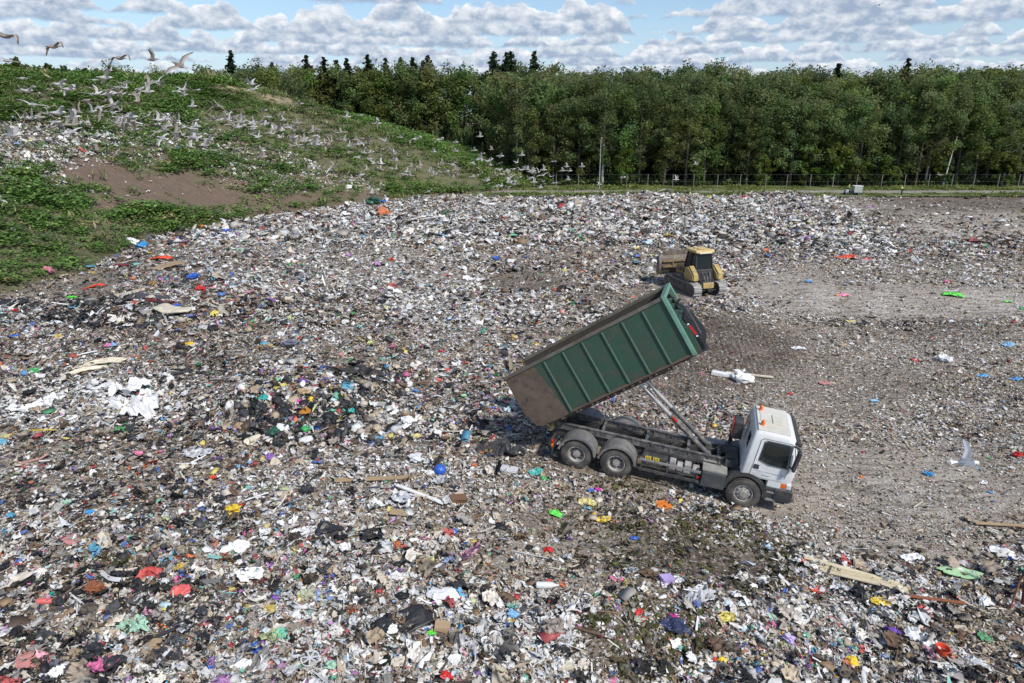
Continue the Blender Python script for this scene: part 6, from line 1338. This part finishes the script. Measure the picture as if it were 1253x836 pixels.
def person(px, y, bend, face, label, dz=0.):
    """bend: how far the trunk leans forward, in degrees; the figure faces +x before turning by face"""
    x, y, z = gxy(px, y); b = R(bend); S, Cb = math.sin(b), math.cos(b)
    def T(h, f=0., s=0.): return (h * S + f * Cb - .0, s, .95 + h * Cb - f * S)     # points on the bending trunk
    sh = .5; knee = .06 + .1 * S; hip = -.12 * S
    v = [(hip, 0, .95), T(.25), T(sh), T(.6), T(.68, .03), T(.80, .05),
         (hip, .1, .9), (knee, .11, .5), (-.0, .12, .09), (.14, .13, .04), (hip, -.1, .9), (knee - .1, -.11, .5), (-.16, -.12, .09), (-.02, -.13, .04),
         T(sh, 0, .19), T(.3, .1, .25), T(.22, .32, .2), T(.2, .41, .18), T(sh, 0, -.19), T(.3, .1, -.25), T(.22, .32, -.2), T(.2, .41, -.18)]
    e = [(0, 1), (1, 2), (2, 3), (3, 4), (4, 5), (0, 6), (6, 7), (7, 8), (8, 9), (0, 10), (10, 11), (11, 12), (12, 13), (2, 14), (14, 15), (15, 16), (16, 17), (2, 18), (18, 19), (19, 20), (20, 21)]
    rd = [.14, .13, .15, .06, .085, .095, .09, .062, .045, .045, .09, .062, .045, .045, .065, .045, .036, .04, .065, .045, .036, .04]
    root = skin_body('person', v, e, rd, SK); root.location = (x, y, z + dz); root.rotation_euler = (0, 0, R(face)); tag(root, label, 'person')
    sb = lambda n, ids, k, m: skin_body(n, [v[i] for i in ids], [(ids.index(a), ids.index(c)) for a, c in e if a in ids and c in ids], [rd[i] * k for i in ids], m, root)
    jk = sb('jacket', [0, 1, 2, 14, 15, 16, 18, 19, 20], 1.22, HV_); sb('trousers', [0, 6, 7, 8, 10, 11, 12], 1.2, DK)
    m = MB(); m.tube([T(.2), T(.27)], .185, 14); m.build('reflective_band', HVS, root, smooth=True)
    m = MB(); hd = Vector(T(.80, .05)); m.lathe([(-.01, .105), (.05, .11), (.1, .085), (.125, .03), (.127, .002)], tuple(hd), 'z', 14); m.build('hair', HR, root, smooth=True)
    for i in (9, 13):
        p = v[i]; m = MB(); m.box(p[0] - .14, p[0] + .08, p[1] - .05, p[1] + .05, 0, .1); m.build('boot', DK, root, bevel=.03)
person(1103, 109.3, 38, 185, 'worker in yellow high-visibility jacket bending forward on the grass verge')
person(1036, 109.8, 20, -15, 'worker in yellow high-visibility jacket standing at the pale grey cart', .05)
x, y, z = gxy(1043.5, 108.6); ct = empty('utility_cart', (x, y, z), (0, 0, R(-6))); tag(ct, 'small pale grey utility cart with a box body on the grass verge', 'cart'); gp = mat('cart_grey', (.42, .44, .44), .5, noise=(3, (.3, .3, .29), .45, .7))
m = MB(); m.box(-.1, 1.15, -.55, .55, .5, 1.45); b_ = m.build('box_body', gp, ct, bevel=.05); m = MB(); m.box(-.14, 1.19, -.59, .59, 1.45, 1.56); m.build('box_lid', mat('cart_lid', (.68, .69, .68), .45), b_, bevel=.03)
m = MB(); m.box(-1.3, 1.1, -.4, .4, .36, .5); m.build('cart_chassis', DK, ct, bevel=.02)
m = MB(); m.prism([(-1.35, .45), (-.85, .45), (-.85, .95), (-1.1, 1.0), (-1.3, .8)], -.42, .42); m.build('front_cowl', gp, ct, bevel=.06); m = MB(); m.box(-.62, -.22, -.35, .35, .5, .78); m.build('cart_seat', DK, ct, bevel=.04)
m = MB(); m.tube([(-1.0, 0, .95), (-.85, 0, 1.15)], .025, 6); m.tube([(-.85, -.3, 1.18), (-.85, .3, 1.18)], .025, 6); m.build('handlebar', DK, ct)
for wx in (-1.05, .75):
    for s in (-1, 1): m = MB(); m.lathe([(s * .38, .08), (s * .38, .25), (s * .42, .29), (s * .54, .29), (s * .58, .25), (s * .58, .1), (s * .55, .002)], (wx, 0, .29), 'y', 18); m.build('wheel', Mt['tyre'], ct, smooth=True)

# ------------------------------------------------------------------ sky, sun
w = bpy.data.worlds.new('World'); sc.world = w; w.use_nodes = True; nt = w.node_tree; bg = nt.nodes['Background']
SUN_EL, SUN_AZ = R(46), R(140)       # azimuth measured clockwise from the way the camera looks
sky = nt.nodes.new('ShaderNodeTexSky'); sky.sky_type = 'NISHITA'; sky.sun_disc = False; sky.sun_elevation = SUN_EL; sky.sun_rotation = SUN_AZ; sky.air_density = 1.0; sky.dust_density = .3; sky.ozone_density = 3
N = lambda t, **k: nt.nodes.new(t)
def M_(op, a, b=None, c=None):
    n = nt.nodes.new('ShaderNodeMath'); n.operation = op
    for i, q in enumerate((a, b, c)):
        if q is None: continue
        if isinstance(q, (int, float)): n.inputs[i].default_value = q
        else: nt.links.new(q, n.inputs[i])
    return n.outputs[0]
def MR(f, a, b, c=0., d=1., smoothstep=True):
    n = nt.nodes.new('ShaderNodeMapRange'); n.interpolation_type = 'SMOOTHSTEP' if smoothstep else 'LINEAR'
    for i, q in enumerate((f, a, b, c, d)):
        if isinstance(q, (int, float)): n.inputs[i].default_value = q
        else: nt.links.new(q, n.inputs[i])
    return n.outputs[0]
def CM(x, y, z):
    n = nt.nodes.new('ShaderNodeCombineXYZ')
    for i, q in enumerate((x, y, z)):
        if isinstance(q, (int, float)): n.inputs[i].default_value = q
        else: nt.links.new(q, n.inputs[i])
    return n.outputs[0]
def NZ(v, s, d, r, dist=0., l=2.):
    n = nt.nodes.new('ShaderNodeTexNoise'); n.inputs['Scale'].default_value = s; n.inputs['Detail'].default_value = d; n.inputs['Roughness'].default_value = r; n.inputs['Distortion'].default_value = dist; n.inputs['Lacunarity'].default_value = l
    nt.links.new(v, n.inputs['Vector']); return n.outputs['Fac']
tc = nt.nodes.new('ShaderNodeTexCoord'); sp = nt.nodes.new('ShaderNodeSeparateXYZ'); nt.links.new(tc.outputs['Generated'], sp.inputs[0])
az = M_('ARCTAN2', sp.outputs[0], sp.outputs[1]); el = M_('ARCSINE', sp.outputs[2]); elp = M_('MAXIMUM', el, 0.0)
def MIX(f, a, b):
    n = nt.nodes.new('ShaderNodeMix'); n.data_type = 'RGBA'
    for i, q in ((0, f), (6, a), (7, b)):
        if isinstance(q, (int, float)): n.inputs[i].default_value = q
        elif isinstance(q, tuple): n.inputs[i].default_value = (*q, 1)
        else: nt.links.new(q, n.inputs[i])
    return n.outputs[2]
# rows of cumulus one behind the other: each row has its own flat base, heaped tops and grey underside
hz = MR(elp, .0, .16, 1., 0.)
colr = MIX(M_('MULTIPLY', hz, .75), sky.outputs[0], (3.4, 4.35, 5.8))
bases = [.034, .040, .047, .055, .064, .075, .087, .101, .118, .138, .17, .23, .36, .65]
for i, e0 in enumerate(bases):
    f = 1.1 / e0; far = max(0., 1 - (e0 - .05) / .12)
    q = CM(M_('MULTIPLY', az, f), i * 7.3, 1.9 * i)
    wob = M_('MULTIPLY', M_('SUBTRACT', NZ(q, .9, 2, .5), .5), .16 * e0)
    base = M_('ADD', wob, e0)
    n1 = NZ(q, .95, 2, .5)
    u = CM(M_('MULTIPLY', az, f), M_('MULTIPLY', el, f * 1.5), 3.1 * i + 2)
    puff = NZ(u, 3.2, 6 if e0 < .2 else 3, .62, .2)
    hgt = M_('MULTIPLY', MR(n1, .37 + (.10 if e0 > .13 else 0), .66), e0 * .42)
    top = M_('ADD', M_('ADD', base, hgt), M_('MULTIPLY', M_('SUBTRACT', puff, .52), e0 * .30))
    body = M_('MULTIPLY', MR(M_('SUBTRACT', top, el), 0.0, e0 * .035), MR(M_('SUBTRACT', el, M_('ADD', base, M_('MULTIPLY', M_('SUBTRACT', puff, .5), e0 * .10))), -.02 * e0, .035 * e0))
    rel = M_('DIVIDE', M_('SUBTRACT', el, base), M_('ADD', M_('MULTIPLY', hgt, .85), e0 * .02))
    puff2 = NZ(CM(M_('MULTIPLY', az, f), M_('MULTIPLY', el, f * 1.5), 3.1 * i + 9), 4.2, 4 if e0 < .2 else 2, .6)
    light = M_('ADD', M_('MULTIPLY', rel, .8), M_('MULTIPLY', M_('SUBTRACT', puff2, .5), 2.6))
    light = MR(light, -.05, 1.1, smoothstep=False)
    dk = tuple(a_ * (1 - far * .5) + b_ * far * .5 for a_, b_ in zip((2.3, 3.0, 4.1), (3.2, 4.0, 5.2)))
    lt = tuple(a_ * (1 - far * .35) + b_ * far * .35 for a_, b_ in zip((7.7, 7.75, 7.8), (6.4, 6.75, 7.2)))
    colr = MIX(M_('MULTIPLY', body, .95), colr, MIX(light, dk, lt))
nt.links.new(colr, bg.inputs[0]); bg.inputs[1].default_value = .095
sd = bpy.data.lights.new('sun', 'SUN'); so = link(bpy.data.objects.new('sun', sd)); sd.energy = 3.0; sd.angle = R(5); sd.color = (1, .955, .89)
so.rotation_euler = (R(90) - SUN_EL, 0, R(180) - SUN_AZ)
vs = sc.view_settings; vs.view_transform = 'Standard'; vs.look = 'None'; vs.exposure = .52; vs.gamma = 1; vs.use_curve_mapping = False
w.cycles.sampling_method = 'MANUAL'; w.cycles.sample_map_resolution = 256; sc.cycles.max_bounces = 6; sc.cycles.transparent_max_bounces = 4; sc.cycles.use_denoising = True
